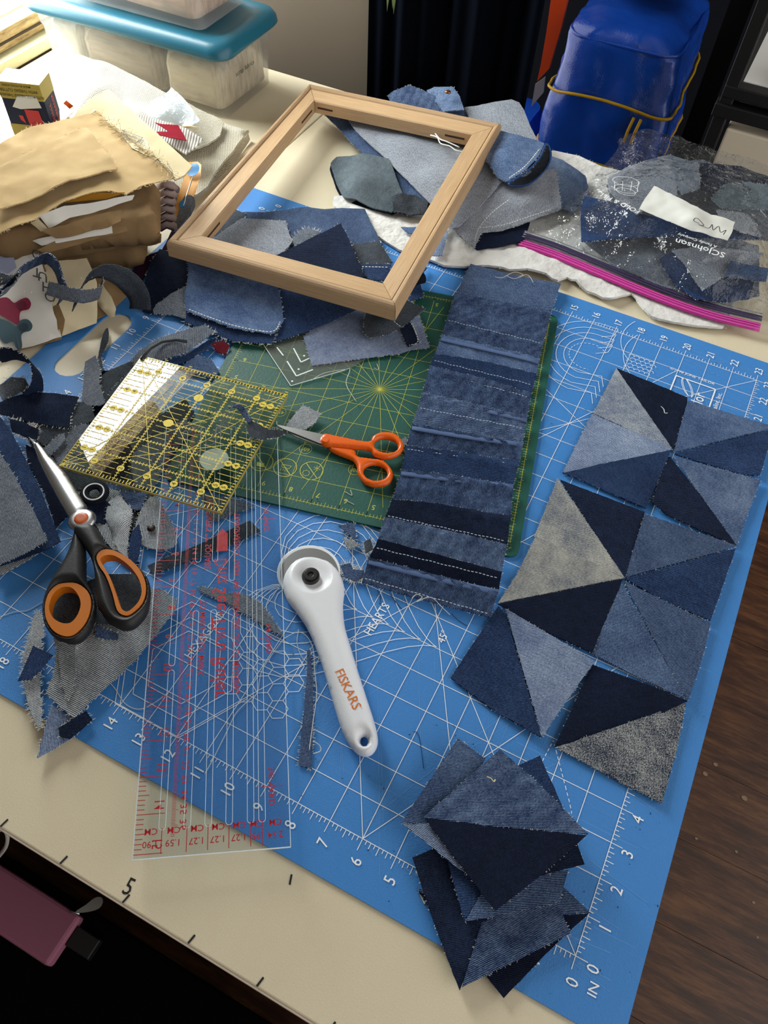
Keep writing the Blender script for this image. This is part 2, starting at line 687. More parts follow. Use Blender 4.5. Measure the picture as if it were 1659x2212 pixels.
class Print:
    def __init__(s):
        s.V, s.F, s.seen, s.Z = [], [], set(), {}

    def line(s, a, b, w):
        a, b = Vector(a[:2]), Vector(b[:2])
        dg = 3 if (b - a).length > .005 else 4
        key = tuple(sorted(((round(a.x, dg), round(a.y, dg)), (round(b.x, dg), round(b.y, dg)))))
        if (b - a).length > .001 and key in s.seen:
            return
        s.seen.add(key)
        d = b - a
        if d.length < 1e-9:
            return
        n = Vector((-d.y, d.x)).normalized() * w * .5
        o = len(s.V)
        s.V += [a + n, a - n, b - n, b + n]
        lv = (1 + int((math.degrees(math.atan2(d.y, d.x)) % 180) / 11.9)) * 1.6e-5
        for k in range(4):
            s.Z[o + k] = lv
        s.F.append((o, o + 1, o + 2, o + 3))

    def poly(s, pts, w, closed=False):
        for i in range(len(pts) - (0 if closed else 1)):
            s.line(pts[i], pts[(i + 1) % len(pts)], w)

    def dash(s, pts, w, on=.0025, off=.0018):
        q = []
        for a, b in zip(pts, pts[1:]):
            a, b = Vector(a[:2]), Vector(b[:2])
            n = max(1, int((b - a).length / .0006))
            q += [a.lerp(b, k / n) for k in range(n)]
        L, st = 0, 0
        for a, b in zip(q, q[1:]):
            L += (b - a).length
            if L % (on + off) < on:
                s.line(a, b, w)

    def fill(s, pts):
        o = len(s.V)
        s.V += [Vector(p[:2]) for p in pts]
        s.F.append(tuple(range(o, o + len(pts))))

    def disc(s, c, r, n=16):
        s.fill([(c[0] + r * math.cos(2 * math.pi * k / n), c[1] + r * math.sin(2 * math.pi * k / n)) for k in range(n)])

    def text(s, t, pos, size, ax=(1, 0), ay=(0, 1), sx=1.0):
        v, f = text_geo(t)
        o = len(s.V)
        ax, ay, p = Vector(ax), Vector(ay), Vector(pos[:2])
        s.V += [p + ax * (q[0] * size * sx) + ay * (q[1] * size) for q in v]
        s.F += [tuple(o + i for i in g) for g in f]

    def build(s, name, mat, parent, zf, M=None):
        V = []
        for i, p in enumerate(s.V):
            q = Vector((p.x, p.y, (zf(p.x, p.y) if callable(zf) else zf) + s.Z.get(i, 0)))
            V.append(M @ q if M is not None else q)
        return mk(name, V, s.F, mat, parent, smooth=False)


# ================================================================== THE ROOM
WALLM = plain('taupe_wall_paint', '#655a4e', .85, .2, grain=.06, gscale=30)
FLOOR_Z = -.74


def wood_floor():
    m = NT('dark_wood_plank')
    v = m.coord('UV', scale=(1, 7, 1))
    n = m.noise(v, 9, 7, .68)
    n2 = m.noise(m.coord('UV'), 5, 3)
    n3 = m.noise(m.coord('UV', scale=(1, 30, 1)), 40, 2)
    f = m.math('ADD', m.math('MULTIPLY', n, .75), m.math('MULTIPLY', n3, .25))
    c = m.ramp(f, [(.28, '#150a05'), (.46, '#3e2212'), (.62, '#634024'), (.8, '#85603c')])
    c = m.mix(m.math('MULTIPLY', m.math('SUBTRACT', n2, .35), .9), c, '#8a5236', 'MULTIPLY')
    m.base(c, .42, .4)
    m.bump(f, .0008)
    return m.m


FW = wood_floor()
floor = slab('floor', [(-1.3, -1.0), (2.2, -1.0), (2.2, 2.4), (-1.3, 2.4)], [], FLOOR_Z - .006, .03, plain('floor_joint_dark', '#0c0604', .8))
tag(floor, kind='structure')
yy = -.96
row = 0
while yy < 2.35:
    w = .135
    cuts = [-1.25] + sorted(random.uniform(-.9, 1.9) for _ in range(2)) + [2.15]
    for a, b in zip(cuts, cuts[1:]):
        if b - a < .1:
            continue
        v = [(a + .0004, yy + .0004, FLOOR_Z - .006), (b - .0004, yy + .0004, FLOOR_Z - .006), (b - .0004, yy + w - .0004, FLOOR_Z - .006), (a + .0004, yy + w - .0004, FLOOR_Z - .006)]
        lift = random.uniform(-.0006, .0006)
        v += [(p[0], p[1], FLOOR_Z + lift) for p in v]
        o1, o2 = random.uniform(0, 20), random.uniform(0, 20)
        mk('plank', v, [(4, 5, 6, 7), (0, 1, 5, 4), (1, 2, 6, 5), (2, 3, 7, 6), (3, 0, 4, 7)], FW, floor, smooth=False,
           uvs=[(p[0] + o1, p[1] + o2) for p in v])
    yy += w
    row += 1
# paint drips on the floor boards: flat marks
pr = Print()
for px, py, r in ((1523, 1672, .0035), (1607, 1725, .004), (1545, 1652, .003), (1504, 1812, .002), (1590, 1840, .002), (1627, 1950, .002), (1636, 2025, .0015)):
    q = P(px, py, FLOOR_Z)
    pr.fill([(q.x + r * (1 + .4 * random.random()) * math.cos(k * .7), q.y + .8 * r * (1 + .6 * random.random()) * math.sin(k * .7)) for k in range(9)])
pr.build('paint_spot', plain('dried_paint', '#7d6a58', .6), floor, FLOOR_Z + .0012)

# left wall with the window
wl = root('wall_left', (WIN_X, .6, FLOOR_Z), None, None)
tag(wl, kind='structure')
SILLM = plain('cream_sill_paint', '#d8cda4', .5, .4, grain=.1, gscale=60)
box('wall_panel', (WIN_X - .10, -1.0, FLOOR_Z), (WIN_X, 1.02, 0.0), WALLM, wl)
box('wall_panel', (WIN_X - .10, -1.0, 0.0), (WIN_X, WIN_Y0, 1.7), WALLM, wl)
box('wall_panel', (WIN_X - .10, WIN_Y0, WIN_Z1), (WIN_X, 1.02, 1.7), WALLM, wl)


def sash_wood():
    m = NT('weathered_sash_wood')
    n = m.noise(m.coord('Object', scale=(1, .15, 1)), 120, 5, .7)
    m.base(m.ramp(n, [(.3, '#5d4a33'), (.5, '#a58a5c'), (.7, '#cdb685')]), .6, .3)
    return m.m


SASH = sash_wood()
wn = root('window_1', (WIN_X, .65, 0), None, None)
tag(wn, kind='structure')
box('window_sill', (WIN_X - .06, -.2, 0.0), (WIN_X + .012, .985, .016), SILLM, wn, bev=.002)
box('sash_rail', (WIN_X - .05, WIN_Y0, .018), (WIN_X - .004, .985, .045), SASH, wn, bev=.004)
box('sash_groove', (WIN_X - .004, WIN_Y0, .028), (WIN_X - .0025, .985, .031), plain('sash_gap_dark', '#3a2f22', .8), wn)
box('sash_stile', (WIN_X - .05, WIN_Y0 - .03, .018), (WIN_X - .004, WIN_Y0, WIN_Z1), SASH, wn)
box('sash_rail', (WIN_X - .05, WIN_Y0, WIN_Z1 - .04), (WIN_X - .004, .985, WIN_Z1), SASH, wn)
box('glazing_bead', (WIN_X - .045, WIN_Y0, .045), (WIN_X - .035, .985, .050), plain('white_bead', '#eceae4', .5), wn)


def film(name, tint, f0=1.45, rough=.02, bumpd=0.0, bscale=40, body=0.0, bodyc='#ffffff', gloss=1.0):
    """thin clear plastic or glass: lets light straight through, reflects by angle, may carry a milky body"""
    m = NT(name)
    t = m.n('ShaderNodeBsdfTransparent', {0: lin(tint)})
    g = m.n('ShaderNodeBsdfGlossy', {0: (1, 1, 1, 1), 'Roughness': rough})
    fr = m.n('ShaderNodeFresnel', {0: f0})
    if bumpd:
        h = m.noise(m.coord('Object'), bscale, 4, .6)
        b = m.n('ShaderNodeBump', {'Height': h, 'Distance': bumpd})
        m.set(g.inputs['Normal'], b)
        m.set(fr.inputs['Normal'], b)
    base = t
    if body:
        d = m.n('ShaderNodeBsdfTranslucent', {0: lin(bodyc)})
        d2 = m.n('ShaderNodeBsdfDiffuse', {0: lin(bodyc)})
        dm = m.n('ShaderNodeMixShader', {0: .6, 1: d, 2: d2})
        base = m.n('ShaderNodeMixShader', {0: body, 1: t, 2: dm})
    geo = m.n('ShaderNodeNewGeometry')
    fac = m.math('MULTIPLY', m.math('MULTIPLY', fr.outputs[0], gloss), m.math('SUBTRACT', 1.0, geo.outputs['Backfacing']))
    mx = m.n('ShaderNodeMixShader', {0: fac, 1: base, 2: g})
    m.t.links.new(mx.outputs[0], m.out.inputs[0])
    return m.m


GLASS = film('window_glass', '#f4f8f8')
box('pane', (WIN_X - .030, WIN_Y0, .045), (WIN_X - .027, .985, WIN_Z1 - .04), GLASS, wn)

# back wall, alcove behind it, ceiling
wb = root('wall_back', (-.9, 1.0, FLOOR_Z), None, None)
tag(wb, kind='structure')
box('wall_panel', (-1.2, .985, FLOOR_Z), (-.60, 1.06, 1.7), WALLM, wb)
wa = root('wall_alcove', (.5, 2.2, FLOOR_Z), None, None)
tag(wa, kind='structure')
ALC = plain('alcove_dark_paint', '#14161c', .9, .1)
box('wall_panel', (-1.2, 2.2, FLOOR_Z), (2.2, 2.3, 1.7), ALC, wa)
ce = box('ceiling', (-1.25, -1.1, 1.7), (1.1, 2.35, 1.76), plain('ceiling_paint', '#b9b4aa', .9), None)
tag(ce, kind='structure')
wf = box('wall_front', (-1.2, -1.1, FLOOR_Z), (.8, -1.0, 1.7), plain('front_wall_paint', '#6b6259', .9), None)
tag(wf, kind='structure')

# dark curtain beside the wall
cv, cf, cu = [], [], []
NX, NZ = 70, 10
for j in range(NZ + 1):
    z = FLOOR_Z + .02 + (1.65 - FLOOR_Z - .02) * j / NZ
    for i in range(NX + 1):
        t = i / NX
        x = -.655 + .255 * t
        y = .964 + .010 * math.sin(t * 17) + .006 * math.sin(t * 43 + 1)
        cv.append((x, y, z))
        cu.append((t * .5, z))
for j in range(NZ):
    for i in range(NX):
        a = j * (NX + 1) + i
        cf.append((a, a + 1, a + NX + 2, a + NX + 1))
cur = mk('curtain', cv, cf, plain('navy_black_curtain', '#07090f', 1.0, .0), None, uvs=cu)
tag(cur, 'navy black curtain hanging in folds at the end of the taupe wall', 'curtain')
sm = cur.modifiers.new('thickness', 'SOLIDIFY')
sm.thickness = .002

# ================================================================== THE TABLE
TBL = NT('cream_table_laminate')
n_ = TBL.noise(TBL.coord('Object'), 900, 2)
n2_ = TBL.noise(TBL.coord('Object'), 9, 4)
f_ = TBL.math('ADD', TBL.math('MULTIPLY', n_, .35), TBL.math('MULTIPLY', n2_, .65))
TBL.base(TBL.ramp(f_, [(.3, '#cfc2a6'), (.7, '#dbd0b6')]), .42, .35)
TBL.bump(n_, .00012)
TBL = TBL.m
EDGEM = plain('pale_edge_banding', '#c9b9a9', .5, .3)
tb = root('craft_table', (-.5, .39, FLOOR_Z), 'long cream laminate craft table with ink tick marks along its front edge', 'table')
TY0, TY1, TX0, TX1, SEAM = -.106, .893, -1.085, .0385, -.648
box('tabletop', (SEAM + .001, TY0, -.020), (TX1, TY1, 0), TBL, tb, bev=.0012)
box('folding_leaf', (TX0, TY0, -.020), (SEAM - .001, TY1, 0), TBL, tb, bev=.0012)
box('edge_band', (TX0, TY0 - .0012, -.0195), (TX1, TY0, -.001), EDGEM, tb)
box('edge_band', (TX1, TY0, -.0195), (TX1 + .0012, TY1, -.001), EDGEM, tb)
UNDER = plain('table_base_black', '#0d0b0b', .8, .2)
box('light_block_side', (TX1 - .10, TY0 + .06, FLOOR_Z), (TX1 - .08, TY1 - .05, -.02), UNDER, tb)  # unseen panels added to keep light from passing under the table
box('light_block_side', (SEAM - .03, TY0 + .06, FLOOR_Z), (SEAM - .01, TY1 - .05, -.02), UNDER, tb)
box('light_block_front', (SEAM - .01, TY0 + .06, FLOOR_Z), (TX1 - .10, TY0 + .08, -.02), UNDER, tb)
box('leg', (TX0 + .05, TY0 + .06, FLOOR_Z), (TX0 + .09, TY0 + .10, -.02), UNDER, tb)
box('leg', (TX0 + .05, TY1 - .10, FLOOR_Z), (TX0 + .09, TY1 - .06, -.02), UNDER, tb)
MARK = plain('black_marker', '#15141a', .7)
for k in range(-3, 5):
    pr = Print()
    x = -.272 + .0508 * k
    pr.line((x, TY0 + .0005), (x + .0012, TY0 + .0065), .0013)
    pr.build('ink_mark', MARK, tb, .0002)
pr = Print()
q5 = P(278, 1917, 0)
pr.text('5', (q5.x, q5.y), .0150, (1, 0.1), (-.1, 1), .85)
pr.build('ink_numeral', MARK, tb, .0002)
for px, py in ((628, 1900), (1500, 684)):
    pr = Print()
    q = P(px, py, 0)
    pr.line((q.x - .001, q.y + .003), (q.x + .001, q.y - .003), .0012)
    pr.build('ink_mark', MARK, tb, .0002)

# ================================================================== BLUE CUTTING MAT
IN = .0254
MZ = .002
BLUEM = NT('blue_mat_vinyl')
v_ = BLUEM.coord('Object')
s1 = BLUEM.noise(BLUEM.coord('Object', scale=(1, 60, 1), rot=(0, 0, .05)), 30, 2)
s2 = BLUEM.noise(BLUEM.coord('Object', scale=(60, 1, 1), rot=(0, 0, .03)), 30, 2)
big = BLUEM.noise(v_, 7, 3)
fine = BLUEM.noise(v_, 1200, 2)
sc = BLUEM.math('MAXIMUM', s1, s2)
sc = BLUEM.math('MULTIPLY', BLUEM.math('SUBTRACT', sc, .66), 2.4)
sc = BLUEM.math('MULTIPLY', BLUEM.n('ShaderNodeClamp', {0: sc}).outputs[0], big)
c_ = BLUEM.mix(BLUEM.math('MULTIPLY', fine, .35), '#3a7cc2', '#4c8fd2')
c_ = BLUEM.mix(sc, c_, '#86b6e2')
BLUEM.base(c_, .5, .35)
BLUEM.bump(fine, .00025)
BLUEM = BLUEM.m


def rrect(x0, y0, x1, y1, r, n=6):
    o = []
    for cx, cy, a in ((x1 - r, y1 - r, 0), (x0 + r, y1 - r, 90), (x0 + r, y0 + r, 180), (x1 - r, y0 + r, 270)):
        for k in range(n + 1):
            t = math.radians(a + 90 * k / n)
            o.append((cx + r * math.cos(t), cy + r * math.sin(t)))
    return o


def stadium(cx, cy, hl, hw, n=8):
    return [(cx + hw * math.cos(t), cy + hl + hw * math.sin(t)) for t in (math.pi * k / n for k in range(n + 1))] + \
           [(cx + hw * math.cos(t), cy - hl + hw * math.sin(t)) for t in (math.pi + math.pi * k / n for k in range(n + 1))]


bm_ = root('blue_cutting_mat', (-.3, .29, 0), 'large square blue self-healing cutting mat with white inch grid and handle slot', 'cutting mat')
slab('mat_sheet', [(.0405, -.034), (.0405, .613), (.0395, .616), (.0365, .617)] + [p for p in rrect(-.662, -.034, .0405, .617, .02)[7:21]], [stadium(-.6215, .298, .035, .0165)], MZ, MZ - .0002, BLUEM, bm_, res=.06)
# white printing
pr = Print()
WL = .00052
for k in range(24):
    pr.line((-k * IN, 0), (-k * IN, 23 * IN), WL)
    pr.line((0, k * IN), (-23 * IN, k * IN), WL)
for k in range(23 * 8 + 1):
    L = .0082 if k % 8 == 0 else (.0056 if k % 4 == 0 else (.0042 if k % 2 == 0 else .0027))
    t = k * IN / 8
    for a, b in (((0, t), (L, t)), ((-t, 0), (-t, -L)), ((-t, 23 * IN), (-t, 23 * IN + L)), ((-23 * IN, t), (-23 * IN - L, t))):
        pr.line(a, b, .0005)
pr.line((0, 0), (-23 * IN, 23 * IN), WL)
pr.line((-23 * IN, 0), (0, 23 * IN), WL)
for a, b in (((-6, 0), (0, 10.4)), ((-12, 0), (-5.3, 11.6)), ((-6, 0), (-12, 10.4)), ((-3, 0), (-9.7, 11.6)), ((-14, 0), (-20, 10.4)),
             ((-18, 6), (-12, 16.4)), ((-9, 12), (-3, 22)), ((0, 14), (-9, 19.2)), ((-9, 8), (-16, 12))):
    pr.line((a[0] * IN, a[1] * IN), (b[0] * IN, b[1] * IN), WL)
pr.build('grid_lines', plain('white_print', '#e9eef2', .5), bm_, MZ + .00028)
pr = Print()
AX, AY = (0, 1), (-1, 0)
for k in range(24):
    for pos in ((.0125, k * IN - .002), (-k * IN + .003, -.0148), (-(23 - k) * IN, 23 * IN + .0145), (-23 * IN - .0145, (23 - k) * IN)):
        pr.text(str(k), pos, .0115, AX, AY, .85)
pr.text('IN', (.016, -.0125), .0085, AX, AY)
pr.text('IN', (.016, 23 * IN + .012), .0085, AX, AY)
M2 = lambda px, py: tuple(P(px, py, MZ))[:2]
for s, px, py, sz, dx in (('HEARTS', 815, 1338, .0100, (.05, 1)), ('HEXAGONS', 443, 1372, .0092, (.05, 1)), ('45\u00b0', 958, 1376, .009, (0, 1))):
    q = M2(px, py)
    pr.text(s, q, sz, dx, (-dx[1], dx[0]), .9)
# nested hearts sharing one cleft, their tips in a row
c_h = Vector(M2(655, 1268))
for k in range(6):
    t_h = Vector(M2(770 + 34 * k, 1317 + 16 * k))
    dv = (t_h - c_h) / 17.0
    nv_ = Vector((-dv.y, dv.x))
    pts = []
    for t in range(37):
        a = 2 * math.pi * t / 36
        hx_, hy_ = 16 * math.sin(a) ** 3, 13 * math.cos(a) - 5 * math.cos(2 * a) - 2 * math.cos(3 * a) - math.cos(4 * a)
        pts.append(c_h + dv * (5 - hy_) * .78 + nv_ * hx_ * .72)
    pr.poly(pts, WL)
# hexagon group
q = Vector(M2(535, 1462))
for i in range(-1, 3):
    for j in range(-1, 3):
        cx, cy = q.x + (i + .5 * (j % 2)) * .0135, q.y + j * .0117
        hx = [(cx + .0078 * math.cos(math.radians(60 * k + 30)), cy + .0078 * math.sin(math.radians(60 * k + 30))) for k in range(6)]
        pr.poly(hx, .0005, True)
for r in (.03, .042, .056):
    hx = [M2(400, 1440)[0] + r * math.cos(math.radians(60 * k)) for k in range(6)], [M2(400, 1440)[1] + r * math.sin(math.radians(60 * k)) for k in range(6)]
    pr.poly(list(zip(*hx)), WL, True)
# nested curves at the far edge
q = Vector(M2(1270, 770))
for k, r in enumerate((.028, .037, .046, .056)):
    arc = [(q.x + r * math.cos(a) * .9, q.y + r * math.sin(a)) for a in (math.radians(95 + 170 * t / 16) for t in range(17))]
    pr.poly(arc, WL)
    pr.poly([arc[0], (arc[0][0] + .02, arc[0][1] + .001), (arc[0][0] + .019, arc[0][1] - .012), (arc[0][0] + .008, arc[0][1] - .02)], WL)
    pr.poly([arc[-1], (arc[-1][0] + .024, arc[-1][1] + .006), (arc[-1][0] + .03, arc[-1][1] - .008)], WL)
pr.dash([(q.x + .02 * math.cos(a), q.y + .02 * math.sin(a)) for a in (math.radians(40 + 250 * t / 20) for t in range(21))], WL)
for c in ((1350, 750), (1345, 720)):
    d = Vector(M2(*c))
    pr.poly([(d.x + .05 * math.cos(a) + .05, d.y + .05 * math.sin(a)) for a in (math.radians(150 + 80 * t / 12) for t in range(13))], WL)
q = Vector(M2(1380, 790))
for i in range(5):
    for j in range(5):
        cx, cy = q.x + (i - 2 + .5 * (j % 2)) * .0055, q.y + (j - 2) * .0048
        pr.poly([(cx + .0029 * math.cos(a), cy + .0029 * math.sin(a)) for a in (math.pi * t / 5 for t in range(6))], .0005)
# maker's panel: frame, plume and lettering
c0, c1 = Vector(M2(1460, 812)), Vector(M2(1545, 842))
bx = (c1 - c0)
by = Vector((-bx.y, bx.x)).normalized() * -.052
pr.poly([c0 + by, c0, c1, c1 + by], .0014)
q = Vector(M2(1511, 856))
pr.text('Tailor', (q.x, q.y - .012), .017, AX, AY, .8)
for r in (.0045, .0065):
    e = Vector(M2(1484, 838))
    pr.poly([(e.x + (r * .8 * math.cos(a)) - .5 * .012 * math.sin(a), e.y + .012 * math.sin(a)) for a in (2 * math.pi * t / 18 for t in range(18))], .0006, True)
q = Vector(M2(1551, 862))
pr.text('June Tailor, Inc.', (q.x, q.y - .012), .0068, AX, AY)
q = Vector(M2(1494, 816))
pr.text('\u00a91998 JUNE TAILOR', (q.x, q.y + .002), .0045, (.97, -.02), (.02, .97), 1.2)
pr.dash([M2(1150, 1640), M2(1120, 1740), M2(1195, 1600), M2(1230, 1735), M2(1235, 1760)], WL)
pr.build('printed_patterns', MATS['white_print'], bm_, MZ + .00056)
# knife marks scored in the vinyl
rng = random.Random(4)
pr = Print()
for k in range(210):
    if k < 130:
        y = rng.uniform(-.02, .6)
        x = rng.uniform(-.05, .035)
        L = rng.uniform(.02, .10)
        a = math.radians(rng.gauss(0, 5) - 4)
    else:
        y, x, L, a = rng.uniform(0, .58), rng.uniform(-.3, .03), rng.uniform(.03, .2), math.radians(rng.choice((0, 90, 60, 118)) + rng.gauss(0, 3))
    x2, y2 = x - L * math.cos(a), y - L * math.sin(a)
    if -.65 < x2 < .038 and -.032 < y2 < .61:
        pr.line((x2, y2), (min(x, .038), y), rng.uniform(.00012, .00026))
sc_o = pr.build('knife_marks', plain('scored_vinyl', '#6ba3dc', .6), bm_, MZ + .00004)
sc_o['kind'] = 'stuff'

# ================================================================== GREEN CUTTING MAT
GA = math.radians(13.2)
GE1, GE2 = Vector((-math.cos(GA), -math.sin(GA))), Vector((-math.sin(GA), math.cos(GA)))
GO = Vector((-.1402, .2603))
GS = .3225
GZ = .0048
G = lambda s, t: GO + GE1 * s + GE2 * t
GREENM = plain('green_mat_vinyl', '#1d5148', .5, .35, grain=.25, gscale=500, bump=.0002)
gm = root('green_cutting_mat', (G(GS / 2, GS / 2).x, G(GS / 2, GS / 2).y, MZ), 'small square green cutting mat with yellow grid lying on the blue mat', 'cutting mat')
out = [tuple(G(a, b)) for a, b in rrect(0, 0, GS, GS, .009)]
out = out if area2(out) > 0 else out[::-1]
slab('mat_sheet', out, [], GZ, GZ - MZ - .0003, GREENM, gm, res=.05)
pr = Print()
g0 = (GS - 12 * IN) / 2
for k in range(13):
    pr.line(G(g0 + k * IN, g0), G(g0 + k * IN, g0 + 12 * IN), .00042)
    pr.line(G(g0, g0 + k * IN), G(g0 + 12 * IN, g0 + k * IN), .00042)
for k in range(97):
    L = .005 if k % 8 == 0 else (.0042 if k % 4 == 0 else .0026)
    t = g0 + k * IN / 8
    for a, b in (((t, g0 - L * .4), (t, g0 + L)), ((t, GS - g0 - L), (t, GS - g0 + L * .4)), ((g0 - L * .4, t), (g0 + L, t)), ((GS - g0 - L, t), (GS - g0 + L * .4, t))):
        pr.line(G(*a), G(*b), .0004)
ctr = Vector((GS / 2, GS / 2))
for d in range(0, 180, 15):
    if d % 90 == 0:
        continue
    v = Vector((math.cos(math.radians(d)), math.sin(math.radians(d)))) * (.145 if d % 45 else .16)
    pr.line(G(*(ctr + v)), G(*(ctr - v)), .0004)
for k in range(1, 12):
    for pos in ((g0 + k * IN - .004, g0 + .0105), (g0 + k * IN - .004, GS - g0 - .0105), (GS - g0 - .0105, g0 + k * IN + .003), (g0 + .0105, g0 + k * IN + .003)):
        pr.text(str(k), G(*pos), .0075, GE1, -GE2)
for lab, px, py in (('60\u00b0', 660, 970), ('30\u00b0', 766, 1015), ('45\u00b0', 605, 890)):
    q = P(px, py, GZ)
    pr.text(lab, q, .006, GE1, -GE2)
    pr.poly([(q.x + .0058 * math.cos(a), q.y + .0058 * math.sin(a)) for a in (2 * math.pi * t / 18 for t in range(18))], .0004, True)
for px, py, kind in ((673, 1017, 0), (616, 1010, 1), (565, 998, 2)):
    q = P(px, py, GZ)
    c = Vector((q.x, q.y))
    pr.poly([c + Vector((.0105 * math.cos(a), .0105 * math.sin(a))) for a in (2 * math.pi * t / 24 for t in range(24))], .0007, True)
    pr.line(c + GE1 * .0075 + GE2 * .0075, c - GE1 * .0075 - GE2 * .0075, .0007)
    if kind == 0:
        s = c - GE1 * .004 + GE2 * .004
        for a in range(3):
            v = Vector((math.cos(a * 1.047), math.sin(a * 1.047))) * .0035
            pr.line(s + v, s - v, .0004)
        s = c + GE1 * .004 - GE2 * .004
        pr.poly([s + Vector((math.cos(a), math.sin(a))) * (.0028 + .0008 * (t % 2)) for t, a in enumerate(2 * math.pi * t / 16 for t in range(16))], .0004, True)
    elif kind == 1:
        pr.poly([c + GE1 * x + GE2 * y for x, y in ((.004, .003), (-.005, .003), (-.004, -.0005), (.003, -.0005))], .0005, True)
        for x in (-.003, -.001, .001, .003):
            pr.line(c + GE1 * x - GE2 * .002, c + GE1 * x - GE2 * .0045, .0004)
    else:
        pr.fill([c + GE1 * x + GE2 * y for x, y in ((.004, -.001), (.003, -.0055), (-.004, -.0055), (-.003, -.001))])
pr.build('grid_lines', plain('yellow_print', '#b9ba4a', .5), gm, GZ + .00008)


# ================================================================== QUILT SQUARES (two sewn triangles each)
def tri_piece(parent, pts, mat, z, seed, uva, ridge=None):
    return cloth('triangle_patch', pts, mat, z=z, res=.0042, wr=.0005, wf=60, th=.0011, fray=260, flen=(.0006, .0018), parent=parent, seed=seed, uva=uva, jit=.00018)


def quilt_square(label, ta, ma, tb_, mb, z=.0042, ua=0.0, ub=1.2, group=None, zz=None):
    mx_, my_ = sum(p[0] for p in ta) / len(ta), sum(p[1] for p in ta) / len(ta)
    ta = [(mx_ + (p[0] - mx_) * 1.02, my_ + (p[1] - my_) * 1.02) + tuple(p[2:]) for p in ta]
    c = P(*ta[0][:2], z)
    e = root('quilt_square', (c.x, c.y, z - .002), label, 'fabric square', group)
    tri_piece(e, ta, ma, z, int(ta[0][0]), ua)
    tri_piece(e, tb_, mb, z + .0004, int(tb_[0][1]), ub)
    return e


QG = 'pieced denim squares laid out as pinwheels on the blue mat'
quilt_square('grey-white and near-black denim square at the far corner of the pinwheel layout',
             [(1332, 797, .006), (1452, 970), (1283, 892)], PALE, [(1333, 795, .006), (1485, 858, .007), (1482, 905), (1453, 969)], NAVY, .0048, .1, 1.0, QG)
quilt_square('mid blue and dark denim square cut off by the right edge of the photo',
             [(1487, 866, .008), (1672, 922, .007), (1456, 975, .004)], BLUE, [(1672, 926, .006), (1642, 1026, .007), (1600, 1024, .004), (1457, 980, .0036)], INDIGO, .0042, .6, .3, QG)
quilt_square('square with pale ribbed triangle over a dark triangle crossed by a double seam',
             [(1280, 895, .005), (1449, 968), (1430, 985), (1218, 1020)], LIGHT, [(1450, 972), (1395, 1098, .006), (1265, 1040), (1216, 1022, .006), (1300, 1002)], INDIGO, .0048, .0, .9, QG)
quilt_square('square of black-blue and faded light blue denim with one curled dark corner',
             [(1446, 985), (1424, 1040, .006), (1411, 1085, .010), (1440, 1110, .006), (1590, 1178, .005), (1520, 1080)], NAVY,
             [(1455, 985), (1643, 1037, .007), (1612, 1120, .006), (1592, 1178, .005)], FADED, .0046, .2, .95, QG)
quilt_square('square with cream-grey worn triangle and deep navy triangle left of the middle pinwheel',
             [(1205, 1036, .005), (1348, 1247), (1155, 1160)], STONE, [(1210, 1036, .006), (1393, 1106, .007), (1372, 1180), (1350, 1247)], NAVY, .0048, .5, .2, QG)
quilt_square('square of pale worn denim with a blue edge above a navy triangle',
             [(1157, 1160, .006), (1347, 1247), (1078, 1301, .006), (1118, 1240)], STONE, [(1346, 1250), (1310, 1332), (1280, 1410, .006), (1180, 1364), (1076, 1304, .006)], INK, .0046, .9, .25, QG)
quilt_square('mid blue ribbed square on the right of the middle pinwheel',
             [(1394, 1111, .008), (1590, 1179, .007), (1351, 1246)], MID, [(1590, 1184, .007), (1535, 1340, .007), (1440, 1300), (1351, 1250)], INDIGO, .0046, .85, .55, QG)
quilt_square('square of two blue ribbed triangles with a bright frayed tip',
             [(1344, 1262), (1480, 1508, .007), (1380, 1462), (1279, 1411, .005)], MID, [(1349, 1256), (1535, 1346, .007), (1518, 1420, .006), (1486, 1516, .009), (1478, 1505)], MID, .0050, .2, .75, QG)
quilt_square('dark and light ribbed square nearest the stitched strip panel',
             [(1077, 1311, .005), (1092, 1330), (1168, 1590, .009), (1060, 1528), (975, 1463, .005)], INDIGO,
             [(1092, 1314, .006), (1285, 1428, .008), (1225, 1512, .006), (1172, 1590, .009)], LIGHT, .0046, .9, .5, QG)
quilt_square('black and speckled grey denim square at the near end of the pinwheel layout',
             [(1281, 1437, .006), (1400, 1480), (1483, 1514, .008), (1330, 1588), (1200, 1612, .006)], INK,
             [(1482, 1518, .007), (1462, 1620), (1430, 1736, .006), (1330, 1684), (1202, 1614, .006)], SPECK, .0046, .3, .4, QG)

# the stack of squares at the near corner, bottom first
SG = 'pieced denim squares stacked on the near corner of the blue mat'
quilt_square('lowest dark square of the near stack, its navy corner hanging past the mat edge',
             [(905, 1924), (1090, 1800), (1272, 1970, .006), (1060, 1990)], MID, [(905, 1926), (1060, 1992), (1272, 1973, .006), (1190, 2050), (1088, 2156)], INK, .0042, .4, .2, SG)
quilt_square('square in the near stack with black left half and ribbed blue right half',
             [(893, 1854, .010), (1020, 1800), (1060, 1960), (1035, 2040), (993, 2136, .007), (930, 1970)], NAVY,
             [(1052, 1955), (1190, 1910), (1232, 2016, .010), (1110, 2078, .009), (998, 2132, .008)], MIDW, .0078, .2, .75, SG)
quilt_square('square in the near stack showing a blue corner with a bent pale tip at left',
             [(960, 1830), (1100, 1720), (1060, 1900), (1003, 1985, .014)], INDIGO,
             [(1062, 1890), (1228, 1880, .013), (1208, 1948, .013), (1080, 1976), (1005, 1990, .0145)], MID, .0112, .4, .3, SG)
